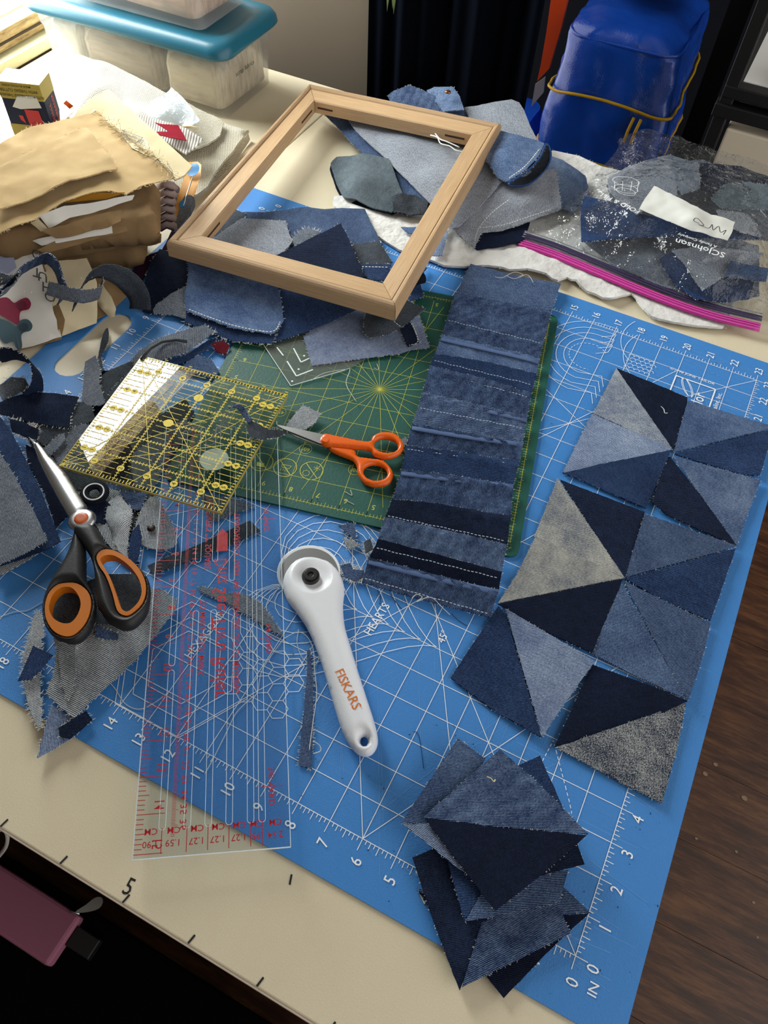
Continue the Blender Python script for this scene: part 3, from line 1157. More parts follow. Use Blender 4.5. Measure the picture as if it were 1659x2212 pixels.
quilt_square('dark navy square in the near stack showing two opposite corners at right',
             [(1165, 1634, .018), (1040, 1690), (1000, 1760), (1100, 1800), (1213, 1742, .015)], INDIGO, [(1205, 1742), (1246, 1818), (1263, 1866, .015), (1130, 1902, .0145), (1040, 1880), (1060, 1800)], NAVY, .0142, .4, .35, SG)
quilt_square('second square from the top of the near stack with a frayed left corner',
             [(989, 1597, .017), (1047, 1640), (1010, 1720), (928, 1778), (868, 1776, .020)], MID,
             [(870, 1779, .019), (928, 1779), (1040, 1790), (1030, 1903, .0165), (985, 1872)], LIGHT, .0172, .45, .9, SG)
quilt_square('top square of the near stack, washed blue above and black below',
             [(1080, 1621, .020), (1160, 1690), (1268, 1801, .022), (1090, 1786), (917, 1765, .022)], MIDW,
             [(917, 1767, .022), (1090, 1788), (1268, 1804, .022), (1170, 1890), (1070, 1968, .020), (990, 1862)], INK, .0206, .35, .1, SG)

# ================================================================== STITCHED STRIP PANEL
K = .36164
sx_ = lambda a, b: (780 + a * K, 560 + b * K)
SEAMS = [((655, 38), (1192, 152)), ((562, 208), (1136, 318)), ((478, 462), (1062, 612)), ((440, 572), (1045, 700)), ((410, 645), (1015, 806)),
         ((368, 808), (990, 946)), ((303, 1000), (966, 1094)), ((268, 1120), (945, 1212)), ((240, 1262), (908, 1356)), ((185, 1440), (892, 1542)),
         ((140, 1556), (870, 1716)), ((98, 1692), (838, 1872)), ((45, 1800), (822, 1976)), ((5, 1925), (770, 2142))]
STM = [MID, DARKW, BLUE, INDIGO, DARKW, MIDW, DARKW, INDIGO, DARKW, NAVY, MIDW, INK, DARKW]
sp = root('strip_panel', tuple(P(990, 960, .004)), 'long panel of dark and mid blue denim waistband strips sewn side by side', 'patchwork')
for i, m in enumerate(STM):
    (a, b), (c, d) = SEAMS[i], SEAMS[i + 1]
    n = 6
    top = [sx_(a[0] + (b[0] - a[0]) * t / n, a[1] + (b[1] - a[1]) * t / n + 6 * math.sin(3.1 * t / n + i)) for t in range(n + 1)]
    bot = [sx_(c[0] + (d[0] - c[0]) * t / n, c[1] + (d[1] - c[1]) * t / n + 6 * math.sin(3.1 * t / n + i + 1)) for t in range(n + 1)]
    pts = [(p[0], p[1], .0120) for p in top] + [(p[0], p[1], .0078) for p in bot[::-1]]
    if i == 0:
        pts = [(p[0], p[1], .0085) for p in pts]
    A, B = P(*top[3], .009), P(*bot[3], .009)
    dr = (B - A)
    Ld = dr.length
    dr.normalize()

    def hump(x, y, A=A, dr=dr, Ld=Ld, i=i):
        t = ((x - A.x) * dr.x + (y - A.y) * dr.y) / Ld
        t = min(max(t, 0), 1)
        along = (x - A.x) * -dr.y + (y - A.y) * dr.x
        return .0034 * math.exp(-((t - .12) / .14) ** 2) + .0018 * math.sin(t * 3.1) + .0007 * math.sin(along * 420 + i * 2) * math.exp(-((t - .25) / .2) ** 2)
    cloth('strip', pts, m, res=.0038, wr=.0007, wf=70, th=.0014, fray=330, flen=(.0006, .002), parent=sp, seed=40 + i, uva=(.25 if i % 2 else -.1), hf=hump, zmin=.0066)
# worn pale ridges where the strips are seamed
WORN = denim('denim_worn_ridge', '#284678', '#c6d4e8', bias=.06, tw=.6, slub=.8, fade=1.0, fscale=60)
for i in (1, 2, 5, 6, 8, 12):
    a, b = SEAMS[i]
    pth = []
    for t in range(13):
        q = sx_(a[0] + (b[0] - a[0]) * t / 12, a[1] + (b[1] - a[1]) * t / 12 + 6 * math.sin(3.1 * t / 12 + i) + 10)
        pth.append(P(q[0], q[1], .0141))
    tube('worn_seam', pth, .0026, WORN, sp, sides=12, sx=.38)
# rows of stitching on the strips
pr = Print()
STI = []
for i, off in ((1, .10), (1, .62), (3, .45), (4, .12), (5, .42), (7, .1), (9, .8), (11, .3), (12, .85)):
    (a, b), (c, d) = SEAMS[i], SEAMS[i + 1]
    p0 = P(*sx_(a[0] + (c[0] - a[0]) * off + 12, a[1] + (c[1] - a[1]) * off), .0138)
    p1 = P(*sx_(b[0] + (d[0] - b[0]) * off - 14, b[1] + (d[1] - b[1]) * off), .0138)
    STI.append((p0, p1))
SV, SF = [], []
for p0, p1 in STI:
    n = int((p1 - p0).length / .0032)
    for k in range(n):
        a, b = p0.lerp(p1, k / n), p0.lerp(p1, (k + .62) / n)
        w = (b - a).cross(Vector((0, 0, 1))).normalized() * .00035
        o = len(SV)
        wob = Vector((0, 0, .0004 * math.sin(k)))
        SV += [a + w + wob, a - w + wob, b - w + wob, b + w + wob]
        SF.append((o, o + 1, o + 2, o + 3))
st = mk('stitching', SV, SF, plain('white_stitch', '#aab4c4', .9, .1), sp, smooth=False)
st['kind'] = 'stuff'


# ================================================================== RULERS
def frame3(o, px_, py_):
    """local frame with origin o and unit axes towards two other corners"""
    ex = (px_ - o)
    ey = (py_ - o)
    sx, sy = ex.length, ey.length
    ex, ey = ex / sx, ey / sy
    ez = ex.cross(ey).normalized()
    M = Matrix(((ex.x, ey.x, ez.x, o.x), (ex.y, ey.y, ez.y, o.y), (ex.z, ey.z, ez.z, o.z), (0, 0, 0, 1)))
    return M, sx, sy


ACRYL = film('clear_acrylic', '#f3f6f2', 1.5, .01)
ACRYL2 = film('clear_ruler_plastic', '#f2f5f7', 1.5, .02, gloss=.7)
# long see-through ruler, lying face down
M, dw, dl = frame3(P(287, 1858, .0130), P(628, 1830, .0115), P(300, 1858, .0130) + (P(598, 912, .0092) - P(628, 1830, .0115)) + (P(287, 1858, .0130) - P(300, 1858, .0130)))
dr_ = root('clear_ruler', tuple(M.translation), 'long clear plastic sewing ruler with mirrored red lettering and slots, lying face down', 'ruler')
SLX = [(.175, .05, .34), (.175, .36, .97), (.335, .05, .47), (.335, .60, .98), (.47, .05, .47), (.47, .60, .98), (.605, .05, .47), (.605, .55, .98), (.745, .05, .98), (.82, .05, .98)]
box('ruler_blade', (0, 0, 0), (dw, dl, .0016), ACRYL2, dr_, M=M)
EDG = plain('bright_cut_edge', '#dfe9ee', .25, .6)
box('cut_edge', (0, -.0004, 0), (dw, .0002, .0016), EDG, dr_, M=M)
box('cut_edge', (-.0002, 0, 0), (.0002, dl, .0016), EDG, dr_, M=M)
box('cut_edge', (dw - .0002, 0, 0), (dw + .0002, dl, .0016), EDG, dr_, M=M)
pr = Print()
for x, a, b in SLX:
    for s in (-.0022, .0022):
        pr.line((x * dw + s, a * dl), (x * dw + s, b * dl), .00028)
    for yv, sg in ((a * dl, -1), (b * dl, 1)):
        pr.poly([(x * dw + .0022 * math.cos(t), yv + sg * .0022 * math.sin(t)) for t in (math.pi * k / 6 for k in range(7))], .00028)
pr.build('slot_edges', EDG, dr_, .0018, M)
pr = Print()
AXR, AYR = (0, -1), (-1, 0)
inch = dl / 15.1
for k in range(0, 121):
    y = dl - k * inch / 8
    if y < .001:
        break
    L = .016 if k % 8 == 0 else (.008 if k % 4 == 0 else .0055)
    pr.line((0.0005, y), (L if k % 8 else .019, y), .0005)
    if k % 8 == 0 and k:
        pr.text(str(k // 8), (.0155, y + .006), .0095, AXR, AYR, .8)
cmw = inch / 2.54
for k in range(0, 372):
    y = dl - k * cmw / 10 - .004
    if y < .012:
        break
    pr.line((.0235, y), (.0235 + (.0045 if k % 10 == 0 else .0028), y), .0003)
    if k % 10 == 0 and k:
        pr.text(str(k // 10), (.0315, y), .0062, AXR, AYR, 1.2)
for y in (4.5, 9.0, 13.5):
    yy_ = dl - y * inch
    pr.line((dw - .019, yy_), (dw - .004, yy_), .0005)
    pr.text({4.5: '1/8 YARD', 9.0: '1/4 YARD', 13.5: '3/8 YARD'}[y], (dw - .0115, yy_), .0056, AXR, AYR, 1.15)
for x, s in ((.105, '1.90'), (.25, '1.59'), (.40, '1.27'), (.535, '1.27'), (.67, '1.27'), (.785, '.95'), (.905, '2.54')):
    pr.text('CM', (x * dw, .0165), .006, (-1, 0), (0, -1))
    pr.text(s, (x * dw, .0085), .006, (-1, 0), (0, -1))
for x in (.175, .335, .47, .605, .745, .82):
    pr.line((x * dw, .002), (x * dw, .018), .0005)
pr.text('See-Thru Ruler', (.515 * dw, .405 * dl), .0160, AXR, AYR, .95)
pr.text('Dritz', (.52 * dw, .570 * dl), .0145, AXR, AYR, .8)
for k in range(9):
    pr.line((.485 * dw + k * .0010,   .620 * dl), (.485 * dw + k * .0010, .680 * dl - abs(k - 4) * .0012), .0008)
pr.text("TRANSPARENCY TAKES THE GUESSWORK OUT OF MARKING", (.645 * dw, .505 * dl), .0074, AXR, AYR, .8)
pr.text("THE SEWER'S \"T\" SQUARE", (.415 * dw, .675 * dl), .0074, AXR, AYR, .9)
pr.text("TO MAKE YOUR MARK", (.39 * dw, .415 * dl), .0070, AXR, AYR, .9)
pr.build('red_lettering', plain('red_ruler_ink', '#a80f1a', .5), dr_, .00185, M)

# square quilting ruler with yellow lines
M, ow, oh = frame3(P(130, 1010, .0146), P(478, 1112, .0142), P(308, 773, .0142))
om = root('square_ruler', tuple(M.translation), 'square clear acrylic quilting ruler with yellow grid lines, tilted on the scraps', 'ruler')
box('ruler_plate', (0, 0, 0), (ow, oh, .0028), ACRYL, om, M=M)
OEDGE = plain('mustard_cut_edge', '#a8913a', .3, .5)
for lo, hi in (((0, -.0003, 0), (ow, .0001, .0028)), ((ow - .0001, 0, 0), (ow + .0003, oh, .0028)), ((-.0003, 0, 0), (.0001, oh, .0028)), ((0, oh - .0001, 0), (ow, oh + .0003, .0028))):
    box('cut_edge', lo, hi, OEDGE, om, M=M)
pr = Print()
u = ow / 6.0
for k in range(1, 6):
    for vert in (0, 1):
        T = (lambda a, b: (a, b)) if vert else (lambda a, b: (b, a))
        pr.line(T(k * u, .002), T(k * u, oh - .002), .0006)
        for j in range(1, 48):
            L = .0034 if j % 2 else .0026
            if j % 8:
                pr.line(T(k * u - L / 2, j * u / 8), T(k * u + L / 2, j * u / 8), .0007)
for j in range(1, 48):
    L = .006 if j % 4 == 0 else .0038
    for a, b in (((j * u / 8, .0006), (j * u / 8, L)), ((j * u / 8, oh - .0006), (j * u / 8, oh - L)), ((.0006, j * u / 8), (L, j * u / 8)), ((ow - .0006, j * u / 8), (ow - L, j * u / 8))):
        pr.line(a, b, .0008)
for i in range(6):
    for j in range(6):
        for q in (.25, .5, .75):
            pr.line((i * u + .18 * u, (j + q) * u), (i * u + .82 * u, (j + q) * u), .0005)
for a, b in (((0, 0), (1, 1)), ((1, 0), (0, 1)), ((0, 0), (.58, 1)), ((0, 0), (1, .58)), ((1, 1), (.42, 0)), ((0, 1), (.58, 0))):
    pr.line((a[0] * ow, a[1] * oh), (b[0] * ow, b[1] * oh), .0005)
for k in range(1, 6):
    pr.disc((k * u, .58 * u), .0034)
    pr.disc((k * u, oh - .58 * u), .0034)
    for dx in (.36, .66):
        pr.disc((dx * u, k * u), .0034)
        pr.disc((ow - dx * u, k * u), .0034)
pr.disc((2.55 * u, 3.0 * u), .0046)
pr.disc((3.0 * u, 4.5 * u), .0046)
YEL = plain('yellow_ruler_ink', '#d8bf2c', .5, .3)
pr.build('yellow_lines', YEL, om, .0030, M)
pr = Print()
for k in range(1, 6):
    pr.text(str(k), (k * u, .58 * u), .0058, (0, 1), (-1, 0))
    pr.text(str(6 - k), (k * u, oh - .58 * u), .0058, (0, 1), (-1, 0))
    for dx in (.36, .66):
        pr.text(str(k), (dx * u, k * u), .0056, (0, 1), (-1, 0))
        pr.text(str(6 - k), (ow - dx * u, k * u), .0056, (0, 1), (-1, 0))
pr.build('black_numerals', plain('brown_black_ink', '#4a3c08', .6), om, .0032, M)['kind'] = 'stuff'
pr = Print()
pr.text('Omnigrid', (4.35 * u, 3.35 * u), .0135, (0, 1), (-1, 0), .85)
pr.build('maker_name', plain('black_ink', '#121212', .6), om, .0031, M)
pr = Print()
pr.disc((4.75 * u, 2.1 * u), .0128, 32)
pr.build('round_sticker', plain('pale_sticker', '#b9bcb8', .6), om, -.0002, M)

# small clear corner template on the green mat
OUT = [(560, 728), (628, 834), (748, 800), (800, 770), (760, 690), (650, 690)]
ct = root('corner_template', tuple(P(650, 780, GZ)), 'small clear plastic corner template with slots half under a light denim piece', 'template')
TPL = film('template_plastic', '#dfe8e4', 1.5, .02, body=.08)
slab('template_sheet', W2(OUT, .006), [], .0066, .0013, TPL, ct, res=.02)
pr = Print()
for a, b in (((598, 750), (612, 768)), ((634, 752), (650, 782)), ((650, 782), (676, 770)), ((620, 780), (640, 812)), ((640, 812), (676, 798))):
    pr.line(P(*a, .007), P(*b, .007), .0014)
pr.poly([P(*p, .007) for p in ((563, 735), (628, 833), (745, 799))], .0006)
for p in ((631, 823), (645, 797), (657, 768)):
    pr.disc(P(*p, .007), .0011)
pr.build('slot_edges', EDG, ct, .0068)

# ================================================================== ROTARY CUTTER
WHITEP = plain('white_plastic', '#dcdee4', .38, .5, bump=.00012, gscale=900)
BLACKP = plain('black_plastic', '#101012', .4, .5)
STEEL = plain('polished_steel', '#b9bcc0', .3, .5, metal=1.0)
rc = root('rotary_cutter', tuple(P(700, 1420, MZ)), 'white rotary cutter with black knob and orange lettering on its handle', 'rotary cutter')
ro = [(671, 1206), (640, 1213), (619, 1234), (611, 1262), (619, 1295), (642, 1326), (665, 1361), (687, 1412), (707, 1474), (723, 1530), (740, 1582),
      (760, 1618), (782, 1634), (803, 1631), (816, 1608), (812, 1572), (795, 1517), (775, 1455), (756, 1393), (745, 1354), (741, 1312), (744, 1272), (734, 1240), (710, 1216)]
zc = .0115
ro = catmull(W2(ro, zc), 4)
hole = W2(ell(787, 1598, 8.5, 10.5, 0, 16), zc + .004)
dc = P(676, 1246, .016)
dish = lambda x, y: -.0028 * max(0, 1 - (math.hypot(x - dc.x, y - dc.y) / .0165) ** 4)
inflate('handle', ro, [hole], zc, .0085, .0085, .010, WHITEP, rc, res=.0016, zf=dish)
bc = P(668, 1238, .008)
bl = [(bc.x + .0238 * math.cos(a), bc.y + .0238 * math.sin(a)) for a in (2 * math.pi * k / 48 for k in range(48))]
slab('blade', bl, [], .0092, .0006, STEEL, rc, res=.01)
gd = [(bc.x - .0012 + .0262 * math.cos(a), bc.y + .0012 + .0262 * math.sin(a)) for a in (2 * math.pi * k / 48 for k in range(48))]
slab('blade_guard', gd, [], .0078, .0022, WHITEP, rc, res=.01, bev=.0006)
kc = P(671, 1242, .021)
kn = lambda r: [(kc.x + r * math.cos(a), kc.y + r * math.sin(a)) for a in (2 * math.pi * k / 32 for k in range(32))]
slab('knob', kn(.0072), [], .0212, .0052, BLACKP, rc, res=.004, bev=.0006)
slab('knob_cap', kn(.0055), [kn(.0024)], .0222, .0015, BLACKP, rc, res=.004, bev=.0003)
pr = Print()
a, b = P(733, 1452, .020), P(769, 1526, .020)
ax = (b - a).to_2d().normalized()
pr.text('FISKARS', ((a + b) / 2), .0100, ax, (-ax.y, ax.x), .95)
pr.build('lettering', plain('orange_ink', '#cf6a1c', .5), rc, zc + .0085 + .00025)

# ================================================================== SMALL ORANGE SCISSORS
ORANGE = plain('orange_plastic', '#dd5c0c', .35, .5, bump=.0001, gscale=900)
so = root('small_scissors', tuple(P(740, 970, GZ)), 'small pointed scissors with orange plastic handles on the green mat', 'scissors')
zs = .0105
inflate('handle', catmull(W2([(709, 966), (763, 971), (772, 985), (798, 990), (828, 995), (846, 1013), (849, 1029), (840, 1045), (817, 1051), (790, 1046), (774, 1026), (770, 1006), (758, 993), (724, 979)], zs), 5),
        [catmull(W2(ell(811, 1021, 26, 17, 8, 12), zs), 2)], zs - .001, .0034, .0034, .0042, ORANGE, so, res=.0014)
inflate('handle', catmull(W2([(692, 950), (702, 940), (732, 946), (794, 957), (806, 944), (826, 937), (852, 940), (869, 956), (872, 971), (860, 987), (836, 994), (809, 988), (797, 976), (763, 972), (709, 968), (694, 962)], zs), 5),
        [catmull(W2(ell(834, 966, 26, 15.5, 8, 12), zs), 2)], zs + .0012, .0034, .0034, .0042, ORANGE, so, res=.0014)
slab('blade', W2([(594, 919), (640, 928), (698, 941), (700, 962), (690, 960), (640, 940), (612, 929)], zs), [], zs + .0018, .0012, STEEL, so, res=.01)
slab('blade', W2([(598, 921), (640, 934), (696, 952), (698, 966), (640, 944)], zs), [], zs + .0004, .0012, STEEL, so, res=.01)
kc2 = P(703, 950, zs + .004)
slab('rivet', [(kc2.x + .0036 * math.cos(a), kc2.y + .0036 * math.sin(a)) for a in (2 * math.pi * k / 20 for k in range(20))], [], zs + .0052, .0015, ORANGE, so, res=.004, bev=.0005)

# ================================================================== LARGE BLACK AND ORANGE SHEARS
SOFTB = plain('soft_black_grip', '#17171a', .55, .4, bump=.0001, gscale=700)
AMBER = plain('amber_grip', '#b5640c', .55, .3)
sh = root('dressmaking_shears', tuple(P(180, 1200, .015)), 'large dressmaking shears with steel blades and black handles lined in amber', 'scissors')
zh = .026
L_out = [(160, 1158), (149, 1193), (128, 1232), (111, 1259), (98, 1288), (92, 1320), (98, 1352), (117, 1377), (146, 1390), (172, 1387), (194, 1366), (206, 1336), (208, 1304), (199, 1278), (188, 1255), (187, 1206), (184, 1178), (172, 1150)]
L_in = [(143, 1266), (170, 1267), (192, 1283), (200, 1305), (197, 1331), (185, 1357), (164, 1377), (143, 1380), (120, 1369), (105, 1346), (101, 1318), (108, 1290), (124, 1272)]
L_in2 = [(135, 1276), (156, 1275), (171, 1289), (178, 1310), (172, 1333), (157, 1351), (138, 1352), (120, 1342), (111, 1326), (111, 1310), (119, 1290)]
R_out = [(160, 1146), (176, 1138), (208, 1140), (232, 1180), (262, 1196), (300, 1225), (321, 1254), (326, 1288), (318, 1326), (292, 1355), (265, 1361), (239, 1349), (220, 1326), (209, 1299), (202, 1222), (184, 1185), (165, 1160)]
R_in = [(212, 1208), (226, 1194), (252, 1197), (286, 1217), (310, 1246), (318, 1278), (310, 1310), (286, 1333), (270, 1335), (256, 1324), (246, 1288), (232, 1251), (217, 1228)]
R_in2 = [(220, 1214), (232, 1206), (252, 1208), (280, 1227), (301, 1254), (309, 1282), (302, 1306), (283, 1325), (272, 1326), (263, 1316), (252, 1284), (240, 1252), (226, 1228)]
for O_, I_, J_, z_ in ((L_out, L_in, L_in2, zh), (R_out, R_in, R_in2, zh + .004)):
    o_, i_, j_ = catmull(W2(O_, z_), 4), catmull(W2(I_, z_), 3), catmull(W2(J_, z_), 3)
    inflate('handle', o_, [i_], z_, .008, .008, .0075, SOFTB, sh, res=.0012)
    slab('grip_lining', i_, [j_], z_ + .0048, .0096, AMBER, sh, res=.006, zf=None)
inflate('blade', W2([(75, 966), (86, 962), (112, 992), (148, 1033), (172, 1071), (192, 1103), (188, 1130), (160, 1135), (147, 1117), (118, 1066), (88, 1006)], zh), [], zh + .0045, .0034, .001, .011, STEEL, sh, res=.0018)
inflate('blade', W2([(64, 948), (84, 962), (128, 1010), (180, 1085), (196, 1118), (176, 1125), (120, 1040)], zh), [], zh + .003, .0014, .001, .006, STEEL, sh, res=.0018)
kc3 = P(177, 1123, zh + .008)
rg = lambda r, n=32: [(kc3.x + r * math.cos(a), kc3.y + r * math.sin(a)) for a in (2 * math.pi * k / n for k in range(n))]
inflate('pivot_cap', rg(.0112), [], zh + .0075, .0028, .002, .005, STEEL, sh, res=.0016)
inflate('pivot_button', rg(.0062), [], zh + .0098, .0016, .001, .003, plain('copper_orange', '#b4562a', .4, .4), sh, res=.0012)


# ================================================================== WHITE BATTING ON THE TABLE BEHIND THE MATS
cloth('batting_sheet', [(722, 425), (860, 420), (1010, 380), (1195, 327), (1300, 362), (1420, 400), (1600, 560), (1570, 690), (1552, 708), (1490, 703), (1422, 690), (1398, 672, .008), (1378, 650, .006), (1363, 636),
      (1320, 645, .009), (1288, 637), (1268, 630), (1245, 604, .012), (1225, 600), (1205, 606, .010), (1180, 588, .013), (1140, 580, .012), (1100, 582, .010), (1040, 570, .012), (1003, 576, .008), (960, 570, .009),
      (925, 560, .006), (860, 540), (800, 500), (740, 465)], BATTING, z=.0048, res=.006, wr=.0036, wf=34, th=.0028, smooth=2, zmin=.0062, fray=120, flen=(.002, .005),
      label='sheet of fluffy white batting spread under the jeans and the zip bag', cat='batting')

# ================================================================== DENIM PIECES UNDER AND INSIDE THE WOODEN FRAME
PG = 'denim offcuts piled under the wooden frame'
C = lambda lab, pts, mat, name='denim_offcut', **kw: cloth(name, pts, mat, label=lab, cat='denim offcut', group=kw.pop('group', PG), **kw)
C('dark navy offcut in shadow left of the pale pocket piece', [(345, 538, .012), (322, 570, .010), (309, 625, .007), (307, 672), (331, 678), (405, 630, .011), (420, 560, .014)], NAVY, z=.006, fray=250)
C('grey reversed offcut with curled corner left of the pocket piece', [(331, 677, .006), (336, 660, .010), (346, 652, .012), (396, 620, .014), (440, 640, .012), (420, 690), (396, 688), (372, 680)], GREY, z=.0075, fray=300, ctrl=[(385, 650, .012)], smooth=2)
C('dark hem offcut showing below the pocket piece', [(404, 640, .010), (402, 682, .010), (399, 695, .010), (440, 710, .010), (505, 737, .010), (588, 742, .011), (600, 700, .011), (500, 640, .012)], INDIGO, z=.010, fray=700, flen=(.001, .005))
C('washed blue back pocket offcut with rounded lower corner', [(402, 548, .020), (407, 585, .018), (403, 617, .016), (398, 634, .015), (402, 672, .0145), (445, 687, .0145), (505, 709, .0145), (587, 721, .0145), (600, 712, .0145), (613, 692, .015), (606, 641, .017), (596, 600, .020), (500, 570, .021)], BLUE, z=.016, fray=350, hem=.0012)
C('large plain mid blue offcut under the front frame bar', [(560, 600, .013), (600, 602, .015), (700, 628, .018), (800, 655, .019), (798, 664, .018), (770, 668, .016), (717, 693, .013), (650, 720, .011), (594, 738, .0095), (560, 725, .0095)], INDIGO, z=.012, fray=250, ctrl=[(680, 670, .015)])
C('light ribbed offcut with a dark pocket patch lying on the green mat', [(655, 727, .008), (665, 760, .0078), (674, 789, .0075), (786, 773, .0078), (860, 764, .008), (880, 757, .008), (928, 750, .0075), (908, 690, .009), (882, 634, .012), (780, 640, .010), (700, 690, .009)], LIGHT, z=.0085, fray=450, zmin=.0065, uva=1.0)
C('narrow dark belt loop patch on the light ribbed offcut', [(860, 704, .0112), (886, 692, .0115), (906, 738, .0100), (882, 748, .0098)], NAVY, z=.0105, fray=350, zmin=.0085)
C('grey pointed offcut with a sewn dart below the frame corner', [(793, 667, .018), (812, 655, .022), (860, 640, .023), (918, 667, .020), (878, 700, .015), (843, 720, .0135), (800, 729, .013), (786, 718, .013), (787, 690, .015)], GREYD, z=.017, fray=350, ctrl=[(830, 690, .0205), (840, 680, .016, 8)], zmin=.011)
C('blue offcut with pinked top edge behind the black triangle', [(525, 458, .009), (580, 458, .010), (660, 447, .010), (700, 452, .010), (740, 449, .011), (788, 452, .010), (800, 478, .010), (812, 500, .010), (830, 545, .010), (760, 560, .011), (640, 540, .011), (560, 520, .010)], MID, z=.010, fray=350, hem=.001)
C('charcoal offcut tucked at the left inner corner of the frame', [(494, 446, .008), (532, 462, .011), (500, 500, .014), (452, 512, .012), (455, 480, .010)], GREYD, z=.010, fray=200)
C('two tone grey melange offcut inside the frame at left', [(462, 512, .016), (522, 471, .014), (541, 472, .014), (616, 477, .015), (622, 495, .015), (631, 522, .016), (606, 552, .018), (540, 545, .018), (470, 525, .017)], MELANGE, z=.0155, fray=200)
C('small rolled denim scrap with white thread ends inside the frame', [(632, 512, .019), (660, 492, .022), (690, 500, .024), (700, 512, .020), (660, 530, .018), (636, 527, .018)], GREY, z=.019, fray=700, flen=(.002, .006))
C('near-black triangular offcut pointing up inside the frame', [(596, 552, .021), (660, 520, .022), (736, 482, .023), (750, 509, .022), (786, 592, .021), (770, 615, .020), (640, 580, .020)], NAVY, z=.0215, fray=200)
C('dark folded offcut by the right inner edge of the frame', [(759, 528, .015), (800, 523, .019), (819, 521, .021), (832, 542, .018), (848, 566, .014), (815, 574, .014), (778, 574, .014)], GREYD, z=.017, fray=300)
C('narrow stitched denim offcut at the inner near corner of the frame', [(776, 571, .017), (845, 571, .0165), (836, 605, .0165), (800, 605, .018)], INDIGO, z=.0175, fray=300, hem=.001)
C('blue offcut edge showing right of the frame bar', [(862, 610, .012), (919, 569, .009), (922, 580, .009), (905, 600, .010), (915, 640, .010), (885, 650, .012)], INDIGO, z=.011, fray=250)
rl = tube('rolled_scrap', [P(868, 618, .014), P(890, 607, .013), P(914, 600, .012)], .0062, GREYD, sides=12)
tag(rl, 'small tight charcoal roll of denim poking out right of the frame corner', 'denim scrap')
C('small pale jeans scrap with white topstitching on the batting', [(925, 500, .013), (958, 478, .014), (968, 500, .013), (955, 552, .012), (932, 553, .012), (940, 520, .012)], LIGHT, z=.013, fray=300, hem=.001, zmin=.0085)
C('tiny blue scrap tip lying on the batting inside the frame', [(866, 490, .012), (905, 490, .012), (905, 510, .012), (880, 502, .012)], BLUE, z=.012, fray=200, zmin=.0085)

# ================================================================== CUT-UP JEANS PILE BEHIND
JG = 'cut-up jeans pieces piled behind the frame'
J = lambda lab, pts, mat, **kw: cloth('jeans_piece', pts, mat, label=lab, cat='jeans piece', group=JG, res=kw.pop('res', .0055), wr=kw.pop('wr', .0016), wf=kw.pop('wf', 28), th=.0014, **kw)
J('light blue jeans panel sloping down to the batting at right', [(1185, 335, .030), (1215, 345, .028), (1265, 380, .016), (1275, 420, .012), (1240, 460, .012), (1190, 440, .022), (1150, 380, .03)], FADED, z=.02, zmin=.0105, fray=150)
J('navy underside of a jeans leg peeping out in front', [(1000, 470, .012), (1145, 480, .013), (1132, 520, .0125), (1085, 530, .0125), (1030, 540, .0125), (985, 500, .0125)], INK, z=.0125, zmin=.0105)
J('slate grey jeans scrap with dark turned-over rim inside the frame', [(714, 360, .006), (718, 348, .012), (727, 339, .016), (785, 334, .024), (840, 345, .026), (870, 420, .020), (862, 440, .016), (847, 460, .012), (820, 452, .013), (793, 444, .012), (770, 434, .011), (743, 430, .009), (727, 402, .007)],
  SLATE, z=.014, ctrl=[(780, 380, .024)], zmin=.0105, curl=.003)
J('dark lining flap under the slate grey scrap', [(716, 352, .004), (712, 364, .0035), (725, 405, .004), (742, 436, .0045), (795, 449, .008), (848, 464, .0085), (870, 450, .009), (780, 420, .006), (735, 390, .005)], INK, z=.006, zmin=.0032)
J('crumpled navy pocket lining beside the slate grey scrap', [(845, 425, .018), (870, 415, .026), (900, 425, .020), (925, 438, .022), (918, 462, .014), (880, 468, .013), (850, 460, .013)], GREYD, z=.016, zmin=.0105, wr=.005, wf=60, curl=.004)
J('grey jeans leg with a white stitched hem lying at the front of the pile', [(1020, 390, .030), (1100, 370, .036), (1202, 366, .034), (1206, 400, .028), (1213, 451, .020), (1190, 460, .018), (1130, 482, .017), (1085, 497, .016), (1040, 503, .0155), (1025, 535, .015), (975, 492, .016), (960, 440, .022)],
  MELANGE, z=.025, ctrl=[(1130, 420, .032), (1030, 450, .026)], hem=.0018, zmin=.0135, fray=250)
J('mid blue strip of jeans leg running under the frame', [(672, 226, .018), (700, 232, .020), (754, 252, .022), (800, 290, .022), (850, 345, .021), (924, 436, .018), (905, 440, .016), (868, 428, .016), (840, 370, .019), (785, 332, .022), (752, 300, .018), (727, 270, .014), (700, 246, .014)],
  MID, z=.024, zmin=.0105, fray=350)
J('blue washed jeans waist panel sticking up behind the back frame bar', [(838, 206, .034), (850, 196, .040), (885, 183, .048), (925, 200, .046), (1000, 236, .040), (1040, 262, .034), (960, 280, .026), (860, 250, .026)], MIDW, z=.036, zmin=.012, fray=300)
J('jeans fly piece with copper rivet behind the frame', [(922, 194, .046), (940, 187, .052), (978, 188, .055), (992, 205, .052), (1003, 236, .046), (960, 240, .042), (935, 212, .043)], FADED, z=.048, zmin=.03, fray=200)
J('pale grey folded jeans leg rising at the right end of the pile', [(1003, 232, .040), (1050, 224, .046), (1105, 214, .052), (1122, 220, .052), (1132, 238, .050), (1145, 270, .046), (1160, 302, .042), (1090, 310, .038), (1020, 270, .036)], MELANGE, z=.044, zmin=.02, res=.005)
